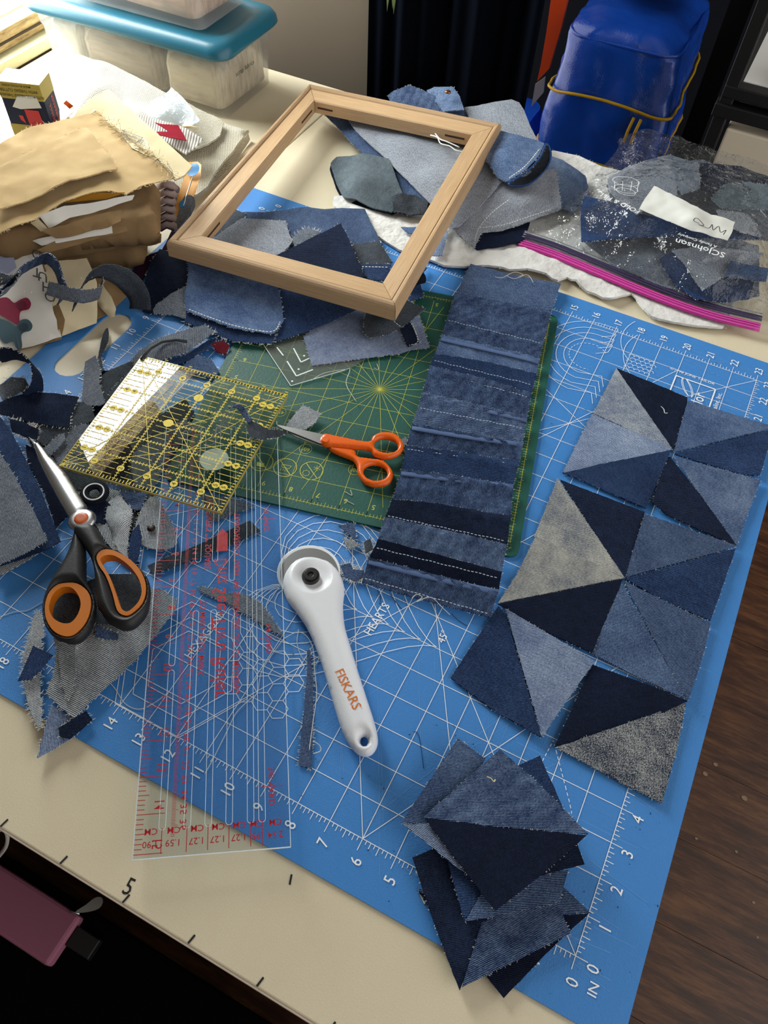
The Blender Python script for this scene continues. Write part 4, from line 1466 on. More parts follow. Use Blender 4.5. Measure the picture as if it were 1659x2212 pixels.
J('long grey triangular jeans panel with turned edge seen through the frame', [(752, 258, .025), (756, 244, .027), (772, 240, .028), (800, 245, .029), (880, 268, .0295), (980, 292, .031), (1060, 310, .033), (1110, 350, .036), (1060, 420, .030), (1010, 470, .024), (975, 492, .020), (928, 437, .023), (880, 390, .025), (831, 340, .026), (785, 298, .0255)],
  MELANGE, z=.028, zmin=.012, ctrl=[(880, 320, .033), (960, 370, .035)], smooth=2)
J('blue jeans cuff rolled open with a dark inside at the right of the frame', [(1050, 345, .044), (1072, 280, .048), (1120, 290, .053), (1176, 309, .055), (1164, 336, .055), (1142, 360, .052), (1116, 380, .048), (1094, 392, .043), (1075, 380, .043)], FADED, z=.049, zmin=.03, fray=350, ctrl=[(1110, 330, .055)])
cuff = []
e_ = root('jeans_cuff', tuple(P(1150, 370, .03)), 'open end of a rolled denim cuff with white frayed rim', 'jeans piece', JG)
lp = [tuple(P(x, y, z)) for x, y, z in ((1180, 311, .054), (1190, 330, .050), (1183, 358, .044), (1160, 385, .040), (1135, 400, .037), (1105, 401, .037), (1098, 396, .042), (1118, 384, .047), (1145, 365, .051), (1168, 338, .054))]
lp = catmull(lp, 4)
cen_ = Vector([sum(p[k] for p in lp) / len(lp) for k in range(3)])
CV = [Vector(p) for p in lp] + [cen_.lerp(Vector(p), .62) + Vector((-.006, .008, -.006)) for p in lp] + [cen_ + Vector((-.010, .012, -.012))]
n = len(lp)
CFc = [(i, (i + 1) % n, n + (i + 1) % n, n + i) for i in range(n)] + [(n + i, n + (i + 1) % n, 2 * n) for i in range(n)]
mk('cuff_lining', CV, CFc, GREYD, e_, uvs=[(v.x, v.y) for v in CV])
tube('cuff_rim', lp, .0013, FADED, e_, sides=6, closed=True)
sv, sf = strands([Vector(p) for p in lp], 90, .001, .003, random.Random(5))
mk('frayed_edge', sv, sf, COTTON, e_)['kind'] = 'stuff'
rv = P(968, 196, .060)
inflate_r = [(rv.x + .0042 * math.cos(a), rv.y + .0042 * math.sin(a)) for a in (2 * math.pi * k / 20 for k in range(20))]
ri = inflate('copper_rivet', inflate_r, [], .0580, .0022, .0008, .003, plain('copper', '#8a5a3a', .35, .5, metal=.8), None, res=.0012)
tag(ri, 'round copper jeans rivet on the fly piece behind the frame', 'rivet')
for k, pth in enumerate(([(930, 292, .043), (945, 297, .046), (952, 310, .045), (972, 316, .046), (985, 325, .045), (1000, 328, .045)], [(938, 285, .043), (950, 300, .046), (965, 306, .047), (992, 318, .046)])):
    thread(pth, .045, ('thick white frayed strand crossing the grey panel inside the frame', 'thinner white frayed strand on the grey panel inside the frame')[k], .0009)

def stitches(path, parent, L=.0024, gap=.0013, w=.00045, mat=None):
    pts = [Vector(p) for p in catmull([tuple(P(*p)) for p in path], 8, closed=False)]
    V, F, acc, on = [], [], 0.0, []
    for a, b in zip(pts, pts[1:]):
        n = max(1, int((b - a).length / .0005))
        for k in range(n):
            acc += (b - a).length / n
            if acc % (L + gap) < L:
                p, q = a.lerp(b, k / n), a.lerp(b, (k + 1) / n)
                sd = (q - p).cross(Vector((0, 0, 1))).normalized() * w
                o = len(V)
                V += [p + sd, p - sd, q - sd, q + sd]
                F.append((o, o + 1, o + 2, o + 3))
    o = mk('topstitching', V, F, mat or COTTON, parent, smooth=False)
    o['kind'] = 'stuff'


OB = {o['label']: o for o in bpy.data.objects if 'label' in o.keys()}
stitches([(1036, 492, .0195), (1085, 486, .0200), (1130, 472, .0210), (1190, 452, .0225)], OB['grey jeans leg with a white stitched hem lying at the front of the pile'])
stitches([(1026, 520, .0190), (1034, 494, .0200), (1060, 462, .0260), (1100, 430, .0325)], OB['grey jeans leg with a white stitched hem lying at the front of the pile'])
stitches([(866, 703, .0135), (886, 696, .0135), (903, 736, .0120), (884, 746, .0115)], OB['narrow dark belt loop patch on the light ribbed offcut'])
stitches([(408, 668, .0178), (450, 684, .0178), (510, 704, .0178), (586, 716, .0178), (605, 695, .0178)], OB['washed blue back pocket offcut with rounded lower corner'])
stitches([(812, 664, .0232), (836, 680, .0205), (858, 700, .0190), (868, 706, .0180)], OB['grey pointed offcut with a sewn dart below the frame corner'])
stitches([(1100, 384, .0500), (1135, 358, .0545), (1165, 322, .0575)], OB['blue jeans cuff rolled open with a dark inside at the right of the frame'])
stitches([(782, 576, .0195), (838, 577, .0190)], OB['narrow stitched denim offcut at the inner near corner of the frame'])

# ================================================================== WOODEN FRAME
def pine():
    m = NT('pale_pine')
    v = m.coord('UV', scale=(1, 14, 1))
    n = m.noise(v, 22, 5, .6)
    w = m.n('ShaderNodeTexWave', {0: m.coord('UV', scale=(.25, 6, 1)), 'Scale': 9, 'Distortion': 6, 'Detail': 3}, bands_direction='Y').outputs[1]
    f = m.math('ADD', m.math('MULTIPLY', n, .7), m.math('MULTIPLY', w, .3))
    c = m.ramp(f, [(.25, '#96724d'), (.5, '#bd9a73'), (.8, '#d9c09c')])
    kn = m.noise(m.coord('UV', scale=(1, 1, 1)), 110, 1)
    c = m.mix(m.math('MULTIPLY', m.math('GREATER_THAN', kn, .80), .5), c, '#6d4a2a')
    m.base(c, .5, .35)
    m.bump(f, .0002)
    return m.m


PINE = pine()
fz = [.053, .050, .058, .047]
FO = [P(357, 520, fz[0]), P(668, 178, fz[1]), P(1085, 265, fz[2]), P(855, 662, fz[3])]
FI = [P(437, 502, fz[0]), P(679, 212, fz[1]), P(1020, 284, fz[2]), P(827, 604, fz[3])]
fr_ = root('wooden_frame', tuple((FO[0] + FO[2]) / 2 - Vector((0, 0, .03))), 'empty pale pine stretcher frame lying tilted over the denim pile', 'picture frame')
PROF = [(0, -.019), (0, -.006), (.02, -.0032), (.06, -.0012), (.12, 0), (.20, -.0002), (.27, -.0016), (.30, -.0034), (.33, -.0026), (.95, -.0034), (1.0, -.0046), (1.0, -.019)]
nrm = (FO[2] - FO[0]).cross(FO[1] - FO[3]).normalized()
if nrm.z < 0:
    nrm = -nrm
for i in range(4):
    j = (i + 1) % 4
    V, UV = [], []
    n = 14
    for s in range(n + 1):
        t = .0012 + .9976 * s / n
        d = 0
        for (a, h) in PROF:
            q = (FO[i].lerp(FI[i], a)).lerp(FO[j].lerp(FI[j], a), t) + nrm * h
            V.append(q)
            UV.append((t * (FO[j] - FO[i]).length + i * 3.1, d * .1 + a * .034 + i))
            d += 1
    m = len(PROF)
    F = []
    for s in range(n):
        for k in range(m):
            k2 = (k + 1) % m
            F.append((s * m + k, s * m + k2, (s + 1) * m + k2, (s + 1) * m + k))
    F.append(tuple(range(m))[::-1])
    F.append(tuple(n * m + k for k in range(m)))
    b_ = mk('frame_bar', V, F, PINE, fr_, smooth=False, uvs=UV)
    bmm = bmesh.new()
    bmm.from_mesh(b_.data)
    bmesh.ops.recalc_face_normals(bmm, faces=bmm.faces)
    bmm.to_mesh(b_.data)
    bmm.free()
# dark wedge slots in the inner faces
SLOT = plain('slot_shadow_wood', '#3d2716', .8)
for i, j, t0, t1 in ((1, 2, .02, .12), (1, 2, .84, .96), (0, 1, .02, .12), (0, 1, .86, .97), (2, 3, .05, .14), (3, 0, .03, .12)):
    a, b = FI[i].lerp(FI[j], t0), FI[i].lerp(FI[j], t1)
    inward = ((FI[i] + FI[j]) / 2 - (FO[i] + FO[j]) / 2).normalized() * .0003
    V = [a + nrm * -.0105 + inward, b + nrm * -.0105 + inward, b + nrm * -.0128 + inward, a + nrm * -.0128 + inward]
    V += [v - inward * 4 for v in V]
    mk('wedge_slot', V, [(0, 1, 2, 3), (4, 7, 6, 5), (0, 4, 5, 1), (1, 5, 6, 2), (2, 6, 7, 3), (3, 7, 4, 0)], SLOT, fr_, smooth=False)

# ================================================================== ZIP BAG OF DENIM SCRAPS
zb = root('zip_bag', tuple(P(1400, 520, .006)), 'clear plastic zip bag with pink and purple zipper, stuffed with denim scraps', 'plastic bag')
BAGF = film('crinkled_bag_film', '#f4f5f6', 1.42, .06, bumpd=.012, bscale=34, body=.012)
bo = [(1127, 515, .012), (1190, 470, .020), (1255, 412, .030), (1300, 362, .036), (1336, 321, .042), (1334, 304, .050), (1362, 288, .052), (1393, 279, .054), (1437, 287, .056), (1540, 322, .056), (1665, 364, .054), (1680, 520, .040), (1660, 680, .012),
      (1640, 695, .009), (1540, 668, .009), (1437, 634, .010), (1302, 577, .011), (1200, 540, .012)]
bt = cloth('bag_film', bo, BAGF, res=.005, wr=.0032, wf=75, th=.0004, parent=zb, smooth=2, zmin=.0125, uva=0,
           ctrl=[(1400, 440, .064), (1500, 470, .066), (1600, 480, .064), (1450, 380, .068), (1580, 400, .068), (1400, 540, .036), (1540, 590, .040), (1620, 600, .034)])
BG = 'denim scraps inside the zip bag'
B = lambda lab, pts, mat, **kw: cloth('bagged_scrap', pts, mat, label=lab, cat='denim scrap', group=BG, zmin=.011, wr=kw.pop('wr', .0012), **kw)
B('grey denim layer filling the front of the zip bag', [(1255, 516, .020), (1300, 480, .026), (1480, 490, .030), (1640, 530, .030), (1640, 640, .016), (1560, 655, .015), (1430, 618, .016), (1320, 570, .016)], GREY, z=.02, ctrl=[(1420, 550, .025)])
B('blue fuzzy denim scrap near the zipper in the bag', [(1424, 562, .027), (1440, 548, .030), (1458, 545, .031), (1520, 600, .028), (1600, 560, .030), (1635, 590, .026), (1618, 646, .020), (1560, 652, .018), (1500, 645, .019), (1455, 610, .021)], INDIGO, z=.025, fray=300)
B('grey checkered scrap with a point towards the zipper in the bag', [(1452, 540, .034), (1520, 532, .037), (1650, 546, .036), (1625, 570, .033), (1560, 600, .030), (1518, 627, .027), (1498, 600, .029), (1480, 572, .031)], MELANGE, z=.032, fray=300)
B('stitched blue waistband scrap at the right of the bag', [(1578, 563, .037), (1660, 580, .036), (1655, 608, .032), (1565, 596, .033)], MID, z=.034, fray=250, hem=.001)
B('navy jeans band with dark hem across the middle of the bag', [(1254, 455, .034), (1262, 425, .038), (1336, 438, .044), (1376, 460, .046), (1470, 478, .048), (1630, 485, .047), (1640, 515, .042), (1560, 515, .042), (1471, 512, .040), (1380, 513, .036), (1256, 522, .028)], INDIGO, z=.042, fray=250, hem=.001)
B('grey reversed denim piece at the upper left of the bag', [(1312, 386, .046), (1350, 362, .049), (1400, 345, .051), (1450, 333, .052), (1458, 375, .054), (1464, 420, .054), (1420, 440, .052), (1376, 464, .049), (1345, 440, .047), (1318, 415, .046)], MELANGE, z=.05, fray=150)
B('ribbed grey scrap beside the upper grey piece in the bag', [(1450, 334, .053), (1508, 354, .054), (1512, 380, .055), (1511, 406, .055), (1474, 420, .055), (1462, 400, .055)], GREY, z=.054, fray=250)
B('blue rolled denim tubes at the upper right of the bag', [(1535, 430, .055), (1556, 405, .059), (1572, 396, .060), (1672, 398, .060), (1672, 452, .056), (1590, 452, .056), (1560, 448, .055)], SLATE, z=.058, fray=250, wr=.004, wf=70)
B('grey scrap with frayed edge under the rolled tubes in the bag', [(1548, 453, .053), (1600, 458, .054), (1622, 470, .053), (1644, 512, .049), (1600, 500, .051), (1560, 480, .052)], GREYL, z=.052, fray=500)
B('navy scrap behind the others at the back of the bag', [(1508, 350, .049), (1600, 360, .050), (1672, 385, .050), (1672, 420, .050), (1560, 420, .050), (1515, 410, .050)], NAVY, z=.05)
B('denim layer hidden at the bottom of the bag', [(1310, 400, .030), (1400, 350, .034), (1520, 345, .036), (1670, 400, .036), (1660, 520, .030), (1500, 510, .030), (1340, 490, .030)], GREY, z=.033)
# white label panel with scribble, print and zipper belong to the bag
cloth('write_on_panel', [(1413, 402, .071), (1470, 428, .073), (1520, 455, .074), (1588, 479, .074), (1580, 505, .073), (1572, 518, .071), (1500, 500, .068), (1440, 476, .067), (1380, 452, .065), (1396, 424, .068)], plain('label_white', '#cfcfc9', .5, .3, grain=.08, gscale=80), res=.004, wr=.0016, wf=60, th=.0003, parent=zb, zmin=.05, ctrl=[(1500, 465, .077)])


def bag_print(name, s, px, py, sz, mat, dx=None, z=.0705, sx=.9):
    pr = Print()
    a = P(px, py, z)
    ax = (P(px - 60, py - 22, z) - a).to_2d().normalized() if dx is None else (P(px + dx[0], py + dx[1], z) - a).to_2d().normalized()
    pr.text(s, a, sz, ax, (-ax.y, ax.x), sx)
    return pr.build(name, mat, zb, z)


BW = plain('bag_white_ink', '#eef0f2', .5)
bag_print('printed_word', 'FOLD & FILL', 1338, 438, .0105, BW, (-64, -30), .0715)
bag_print('printed_word', 'SCJohnson', 1512, 535, .0135, BW, (-60, -18), .0700)
bag_print('printed_word', 'A Family Company', 1506, 519, .0062, BW, (-60, -20), .0700)
pr = Print()
for r, dy in ((1.0, 0), (.8, 6), (1.1, -16)):
    pr.poly([tuple(P(1352 + 26 * r * math.cos(a), 408 + dy + 9 * r * math.sin(a) + 4 * math.cos(a), .066)) for a in (2 * math.pi * t / 20 for t in range(20))], .0005, True)
for dx in (-24, -8, 10, 24):
    pr.line(P(1352 + dx, 412, .066), P(1354 + dx * 1.1, 392, .066), .0005)
pr.build('printed_jar_drawing', BW, zb, .066)
pr = Print()
sc_ = [(1510, 484), (1498, 478), (1505, 472), (1520, 488), (1508, 486), (1530, 494), (1538, 486), (1540, 498), (1552, 490), (1556, 503), (1568, 498), (1562, 508)]
pr.poly([tuple(P(x, y, .078)) for x, y in catmull(sc_, 4, closed=False)], .0009)
pr.build('handwriting', plain('marker_ink', '#202024', .6), zb, .0785)
PINK = plain('magenta_zip', '#c0308f', .4, .4)
PURP = plain('purple_zip_track', '#3a3150', .35, .4)
zipc = [(1127, 512), (1200, 536), (1302, 578), (1437, 633), (1540, 668), (1644, 694)]
za = [P(x, y, .0125) for x, y in catmull(zipc, 5, closed=False)]


def zstrip(name, o0, o1, z0, z1, mat):
    V, F = [], []
    for i, p in enumerate(za):
        t = (za[min(i + 1, len(za) - 1)] - za[max(i - 1, 0)]).normalized()
        nn = Vector((t.y, -t.x, 0))
        V += [p + nn * o0 + Vector((0, 0, z0)), p + nn * o1 + Vector((0, 0, z1))]
    for i in range(len(za) - 1):
        F.append((2 * i, 2 * i + 1, 2 * i + 3, 2 * i + 2))
    o = mk(name, V, F, mat, zb, uvs=[(v.x, v.y) for v in V])
    s = o.modifiers.new('thickness', 'SOLIDIFY')
    s.thickness = .0008
    s.offset = 0
    return o


zstrip('zipper_lip', .004, .0142, .000, -.0030, PINK)
zstrip('zipper_track', -.0062, -.0022, .0022, .0018, PURP)
zstrip('zipper_track', -.0012, .0012, .0016, .0010, PURP)
zstrip('clear_seam', -.0100, -.0062, .0026, .0022, film('seam_film', '#e6e8ea', 1.4, .1, body=.15))
pr_m = plain('magenta_ridge', '#d65bb0', .35, .5)
for o0 in (.0062, .0088, .0122):
    k = (o0 - .004) / .0122
    zstrip('zipper_ridge', o0 - .0005, o0 + .0005, .0009 - .0035 * k, .0008 - .0035 * k, pr_m)


# ================================================================== PLASTIC STORAGE BINS BY THE WINDOW
TEAL = plain('teal_lid_plastic', '#175f76', .38, .5, bump=.0001, gscale=800)
BINP = film('translucent_bin_plastic', '#f3f1ec', 1.42, .22, body=.24, bodyc='#d4d6d8', gloss=.7)


def rr_ring(cx, cy, hx, hy, r, z, rot, n=5):
    out = []
    for p in rrect(-hx, -hy, hx, hy, r, n):
        x, y = rot2(p[0], p[1], rot)
        out.append(Vector((cx + x, cy + y, z)))
    return out


def loft(name, rings, mat, parent, cap0=True, cap1=True, closed=False):
    V = [v for r in rings for v in r]
    n = len(rings[0])
    F = []
    for i in range(len(rings) - 1):
        for k in range(n):
            F.append((i * n + k, i * n + (k + 1) % n, (i + 1) * n + (k + 1) % n, (i + 1) * n + k))
    if cap0:
        F.append(tuple(range(n))[::-1])
    if cap1:
        F.append(tuple((len(rings) - 1) * n + k for k in range(n)))
    o = mk(name, V, F, mat, parent, uvs=[(v.x, v.z) for v in V])
    try:
        o.data.set_sharp_from_angle(angle=math.radians(50))
    except Exception:
        pass
    return o


BX, BY, BR = -.900, .796, math.radians(1.6)


def bin_(z0, label, hx, hy, cx, cy):
    e = root('storage_bin', (cx, cy, z0), label, 'storage bin', 'translucent storage bins stacked by the window')
    R_ = lambda s, z, r=.018: rr_ring(cx, cy, hx * s, hy * (1 - (1 - s) * 1.6), r, z, BR)
    loft('bin_body', [R_(.955, z0 + .001, .012), R_(.965, z0 + .006, .018), R_(.985, z0 + .060), R_(.999, z0 + .062), R_(1.0, z0 + .086)], BINP, e, True, False)
    return e


b1 = bin_(.0005, 'lower translucent storage bin with teal lid, packed with scrap fabric', .153, .0665, BX, BY)
LR = lambda g, z, r=.024: rr_ring(BX, BY, .153 + g, .0665 + g, r, z, BR, 6)
loft('teal_lid', [LR(.004, .0795), LR(.008, .0800), LR(.0105, .0835), LR(.0095, .0905), LR(.006, .0965), LR(0, .0995), LR(-.008, .1000), LR(-.011, .0975), LR(-.030, .0975, .014)], TEAL, b1, True, True)
pr = Print()
c = Vector((BX + .1535, BY - .012, .052))
v_, f_ = text_geo('scrap fabrics')
LV = [Vector((c.x + .0008, c.y + q[0] * .0088, c.z + q[1] * .0088)) for q in v_]
mk('bin_label_text', LV, f_, MATS['black_ink'], b1, smooth=False)
b2 = bin_(.1002, 'upper translucent storage bin of pink and white fabric on the teal lid', .130, .058, BX - .008, BY + .004)
# fabric wads inside the bins
def wad(label, cx, cy, z, rx, ry, rz, cols, seed, grp, yaw=0):
    V, F, UVs = [], [], []
    base = rrect(-1, -1, 1, 1, .25, 5)
    nu, nv = len(base), 9
    for j in range(nv + 1):
        t = j / nv
        s_ = (.15 if j == 0 else (.12 if j == nv else (1 - .12 * max(0, t - .7) / .3)))
        for i, (bx_, by_) in enumerate(base):
            d = noise.noise(Vector((bx_ * 2 + seed * 5, by_ * 2, t * 2))) + .5 * noise.noise(Vector((bx_ * 5, by_ * 5 + seed, t * 4)))
            V.append((cx + bx_ * rx * s_ * (1 + .05 * d), cy + by_ * ry * s_ * (1 + .05 * d), z + 2 * rz * t * (1 + .1 * d * t)))
            UVs.append((i / nu * .5, t * .1))
    for j in range(nv):
        for i in range(nu):
            F.append((j * nu + i, j * nu + (i + 1) % nu, (j + 1) * nu + (i + 1) % nu, (j + 1) * nu + i))
    F.append(tuple(range(nu))[::-1])
    F.append(tuple(nv * nu + i for i in range(nu)))
    m = NT('printed_cotton')
    n1 = m.noise(m.coord('UV'), 26, 4, .6)
    w1 = m.noise(m.coord('UV', scale=(3, .6, 1)), 30, 3)
    ff = m.math('ADD', m.math('MULTIPLY', n1, .75), m.math('MULTIPLY', w1, .25))
    m.base(m.ramp(ff, [(.3, cols[0]), (.5, cols[1]), (.7, cols[2])]), .9, .1)
    o = mk('fabric_wad', V, F, m.m, None, uvs=UVs)
    tag(o, label, 'fabric', grp)
    return o


WG = 'folded scrap fabrics inside the storage bins'
for k, (lab, dx, dy, z, rx, ry, rz, cols) in enumerate((
        ('brown-grey crumpled fabric in the middle of the lower bin', -.020, .0, .004, .066, .058, .034, ('#574c42', '#8f8374', '#b9ae9e')),
        ('cream and grey fabric wad at the right end of the lower bin', .098, .0, .004, .046, .058, .035, ('#7d746a', '#c4b9a5', '#ddd3bd')),
        ('white folded fabric at the window end of the lower bin', -.114, .0, .006, .024, .058, .033, ('#a7a5a0', '#d5d3cd', '#e9e8e4')),
        ('pink flowered fabric wad at the left of the upper bin', -.07, .004, .104, .058, .050, .036, ('#a99a94', '#d9cbc4', '#c97f8c')),
        ('peach and grey fabric wad at the right of the upper bin', .050, .004, .104, .060, .050, .036, ('#77787a', '#d8b9a4', '#d9d2cb')))):
    wad(lab, BX + dx, BY + dy, z, rx, ry, rz, cols, 3 + k, WG)

# ================================================================== CREAM WAFFLE CLOTH AND THINGS ON IT
cloth('waffle_cloth', [(425, 425, .004), (470, 360, .006), (536, 288, .012), (540, 300, .003), (500, 360, .0015), (436, 420, .0015)], AIDA, res=.006, wr=.001, th=.0015, zmin=.0018, label='lowest folded layer of cream waffle cloth in front of the bin', cat='cloth', group='folded cream waffle cloth')
cloth('waffle_cloth', [(300, 400, .020), (424, 420, .016), (465, 372, .020), (530, 290, .028), (532, 283, .030), (490, 268, .030), (440, 250, .030), (350, 300, .030)], AIDA, res=.006, wr=.0016, th=.003, zmin=.008, smooth=2, label='thick folded end of cream waffle cloth beside the frame', cat='cloth', group='folded cream waffle cloth')
cloth('waffle_cloth', [(118, 160, .030), (130, 135, .044), (152, 116, .056), (200, 128, .060), (251, 145, .062), (305, 172, .060), (359, 203, .056), (424, 233, .046), (484, 266, .036), (450, 310, .034), (380, 320, .036), (300, 290, .040), (220, 230, .040), (130, 260, .026), (118, 210, .024)],
      AIDA, res=.006, wr=.003, wf=22, th=.002, zmin=.012, ctrl=[(300, 240, .050), (220, 180, .052)], smooth=2, fray=60, label='cream waffle cloth draped against the lower storage bin', cat='cloth', group='folded cream waffle cloth')
PKT = film('frosted_packet_film', '#eef2f5', 1.45, .12, bumpd=.004, bscale=120, body=.45, bodyc='#dfe6ee')
cloth('plastic_packet', [(304, 240, .058), (330, 215, .062), (352, 207, .064), (370, 188, .066), (400, 215, .066), (432, 258, .060), (415, 272, .057), (390, 268, .056), (340, 258, .056)], PKT, res=.0045, wr=.002, wf=70, th=.0006, zmin=.04, ctrl=[(360, 232, .068)],
      label='small frosted plastic packet lying on the waffle cloth', cat='packet')
WV = NT('red_white_weave')
st_ = WV.n('ShaderNodeTexWave', {0: WV.coord('UV', rot=(0, 0, .35)), 'Scale': 95, 'Distortion': .6}).outputs[1]
WV.base(WV.mix(st_, '#8f8a80', '#e8e6e0'), .9, .1)
WV.bump(st_, .0006)
rw = root('woven_swatch', tuple(P(390, 300, .05)), 'white ribbed woven swatch with a deep red pattern by the packet', 'fabric swatch')
cloth('swatch_weave', [(296, 246, .058), (340, 258, .058), (400, 276, .057), (438, 300, .050), (420, 320, .048), (399, 332, .046), (350, 300, .050), (300, 262, .054)], WV.m, res=.004, wr=.001, th=.0018, zmin=.04, parent=rw, fray=250, fmat=THREADT)
cloth('red_pattern', [(334, 264, .0602), (352, 268, .0604), (385, 270, .0598), (404, 304, .0560), (372, 298, .0575), (345, 292, .0578), (338, 284, .0584), (365, 284, .0590)], plain('crimson_yarn', '#7d0f22', .9, .1, grain=.2, gscale=400), res=.003, wr=.0003, th=.0006, zmin=.05, parent=rw)
tube('yarn_tassel', [P(395, 272, .062), P(412, 274, .063), P(428, 278, .060)], .0016, THREADT, rw)

# ================================================================== NEEDLE THREADER BOX
nb = root('needle_threader_box', tuple(P(88, 330, 0)), 'small navy and gold carton of a needle threader standing upside down behind the tan cloth', 'carton')
A0 = P(127, 322, .0)
ex = (P(33, 312, .0) - A0)
ex.z = 0
ex = ex.normalized()
ez = Vector((0, 0, 1))
ey = (P(183, 290, 0) - A0)
ey = (ey - ex * ey.dot(ex))
ey.z = 0
ey.normalize()
MB_ = Matrix(((ex.x, ey.x, 0, A0.x), (ex.y, ey.y, 0, A0.y), (0, 0, 1, 0.0005), (0, 0, 0, 1)))
bw, bd, bh = .054, .032, .080
NAVYC = plain('carton_navy', '#101a3a', .5, .2)
GOLDC = plain('carton_gold', '#a4913a', .45, .4, grain=.1, gscale=200)
box('carton_body', (0, 0, 0), (bw, bd, bh), NAVYC, nb, M=MB_, bev=.0006)
box('gold_band', (-.0003, -.0003, bh - .020), (bw + .0003, bd + .0003, bh + .0003), GOLDC, nb, M=MB_)
box('gold_band', (-.0003, -.0003, -.0003), (bw + .0003, bd + .0003, .028), GOLDC, nb, M=MB_)
REDC = plain('carton_red', '#c01824', .45, .4)
WHTC = plain('carton_white', '#d6d8da', .5, .3)


def face_print(build, mat, name, face='front'):
    pr = Print()
    build(pr)
    if face == 'front':
        V = [MB_ @ Vector((p.x, -.0006, p.y)) for p in pr.V]
    else:
        V = [MB_ @ Vector((-.0006, p.x, p.y)) for p in pr.V]
    mk(name, V, pr.F, mat, nb, smooth=False)


X = lambda x: bw * x
face_print(lambda p: (p.text('MADE IN HONG KONG', (X(.55), bh - .0035), .0036, (1, 0), (0, -1), .95), p.text('WITH THREAD CUTTER', (X(.52), bh - .009), .0052, (1, 0), (0, -1), .85),
                      p.text('AUTOMATIC NEEDLE THREADER', (X(.50), bh - .0152), .0048, (1, 0), (0, -1), .82)), MATS['black_ink'], 'carton_text')
face_print(lambda p: (p.fill([(X(.14), .005), (X(.50), .005), (X(.54), .048), (X(.20), .048)]), p.fill([(X(.60), .030), (X(.70), .034), (X(.72), .040), (X(.62), .040)])), REDC, 'threader_picture')
face_print(lambda p: (p.fill([(X(.10), .052), (X(.62), .048), (X(.80), .050), (X(.60), .064), (X(.15), .066)]),), WHTC, 'threader_picture')
face_print(lambda p: (p.poly([(X(.36) + .007 * math.cos(a), .026 + .007 * math.sin(a)) for a in (2 * math.pi * t / 20 for t in range(20))], .0005, True), p.text('Needle', (X(.36), .0275), .0032, (1, 0), (0, -1)), p.text('Threader', (X(.36), .0242), .0028, (1, 0), (0, -1))), MATS['black_ink'], 'carton_text')
face_print(lambda p: (p.text('NEEDLE', (bd * .34, .040), .0072, (0, 1), (-1, 0), .95), p.text('THREADER', (bd * .68, .042), .0072, (0, 1), (-1, 0), .95)), REDC, 'carton_text', 'side')

# ================================================================== TAN CLOTH, PAPER AND KRAFT STACK
KG = 'papers and cloth stacked at the left of the table'
kp = root('kraft_packet', tuple(P(300, 560, .004)), 'upper folded kraft paper packet under the tan cloth', 'paper packet', KG)
inflate('packet_body', catmull(W2([(-10, 480), (120, 440), (220, 405), (335, 412), (347, 440), (348, 480), (346, 505), (325, 512), (220, 518), (120, 528), (-10, 548)], .055), 3), [], .057, .017, .017, .008, KRAFT, kp, res=.007)
cloth('packet_flap', [(100, 532, .056), (200, 512, .058), (330, 500, .060), (348, 505, .052), (347, 522, .040), (325, 530, .037), (230, 538, .036), (110, 560, .034)], KRAFT, res=.005, wr=.0016, wf=50, th=.001, zmin=.02, parent=kp)
kp2 = root('kraft_packet', tuple(P(260, 600, .004)), 'lower dark folded kraft packet at the bottom of the stack', 'paper packet', KG)
inflate('packet_body', catmull(W2([(-10, 540), (120, 500), (220, 470), (300, 480), (318, 520), (310, 560), (240, 562), (120, 566), (-10, 588)], .018), 3), [], .019, .017, .0155, .009, KRAFT, kp2, res=.007)
S = lambda name, lab, pts, mat, cat='paper', **kw: cloth(name, pts, mat, label=lab, cat=cat, group=KG, zmin=kw.pop('zmin', .004), wr=kw.pop('wr', .001), th=kw.pop('th', .0007), res=kw.pop('res', .006), **kw)
S('paper_sheet', 'brown pattern sheet with printed lines on the front of the stack', [(80, 540, .060), (150, 505, .066), (270, 478, .070), (276, 498, .064), (240, 508, .062), (100, 545, .056)], KRAFT, zmin=.03)
S('paper_sheet', 'white printed slip sticking out of the kraft stack', [(70, 520, .064), (150, 500, .070), (241, 486, .0725), (243, 502, .066), (180, 514, .064), (90, 530, .061)], PAPER, zmin=.03)
S('paper_sheet', 'crumpled brown tissue pattern fold in the middle of the stack', [(92, 500, .078), (180, 470, .080), (262, 452, .081), (262, 480, .075), (190, 500, .072), (120, 515, .070)], KRAFT, wr=.003, wf=50, zmin=.04)
S('paper_sheet', 'loose white paper sheet jutting from under the tan cloth', [(84, 466, .086), (140, 446, .088), (203, 437, .088), (290, 420, .088), (285, 430, .084), (240, 446, .083), (203, 458, .081), (150, 470, .080), (120, 486, .077), (106, 494, .074)], PAPER, ctrl=[(140, 470, .087)], zmin=.05)
S('paper_sheet', 'small curled cream scrap beside the white sheet', [(66, 482, .081), (84, 474, .084), (104, 494, .078), (88, 500, .075)], TISSUE, wr=.002, zmin=.05)
S('orange_cloth', 'strip of orange-brown cloth under the tan cloth', [(140, 436, .0845), (180, 420, .088), (218, 416, .089), (270, 416, .089), (230, 428, .085), (170, 434, .084)], plain('ochre_cloth', '#9a6a22', .9, .1), cat='cloth', zmin=.05)
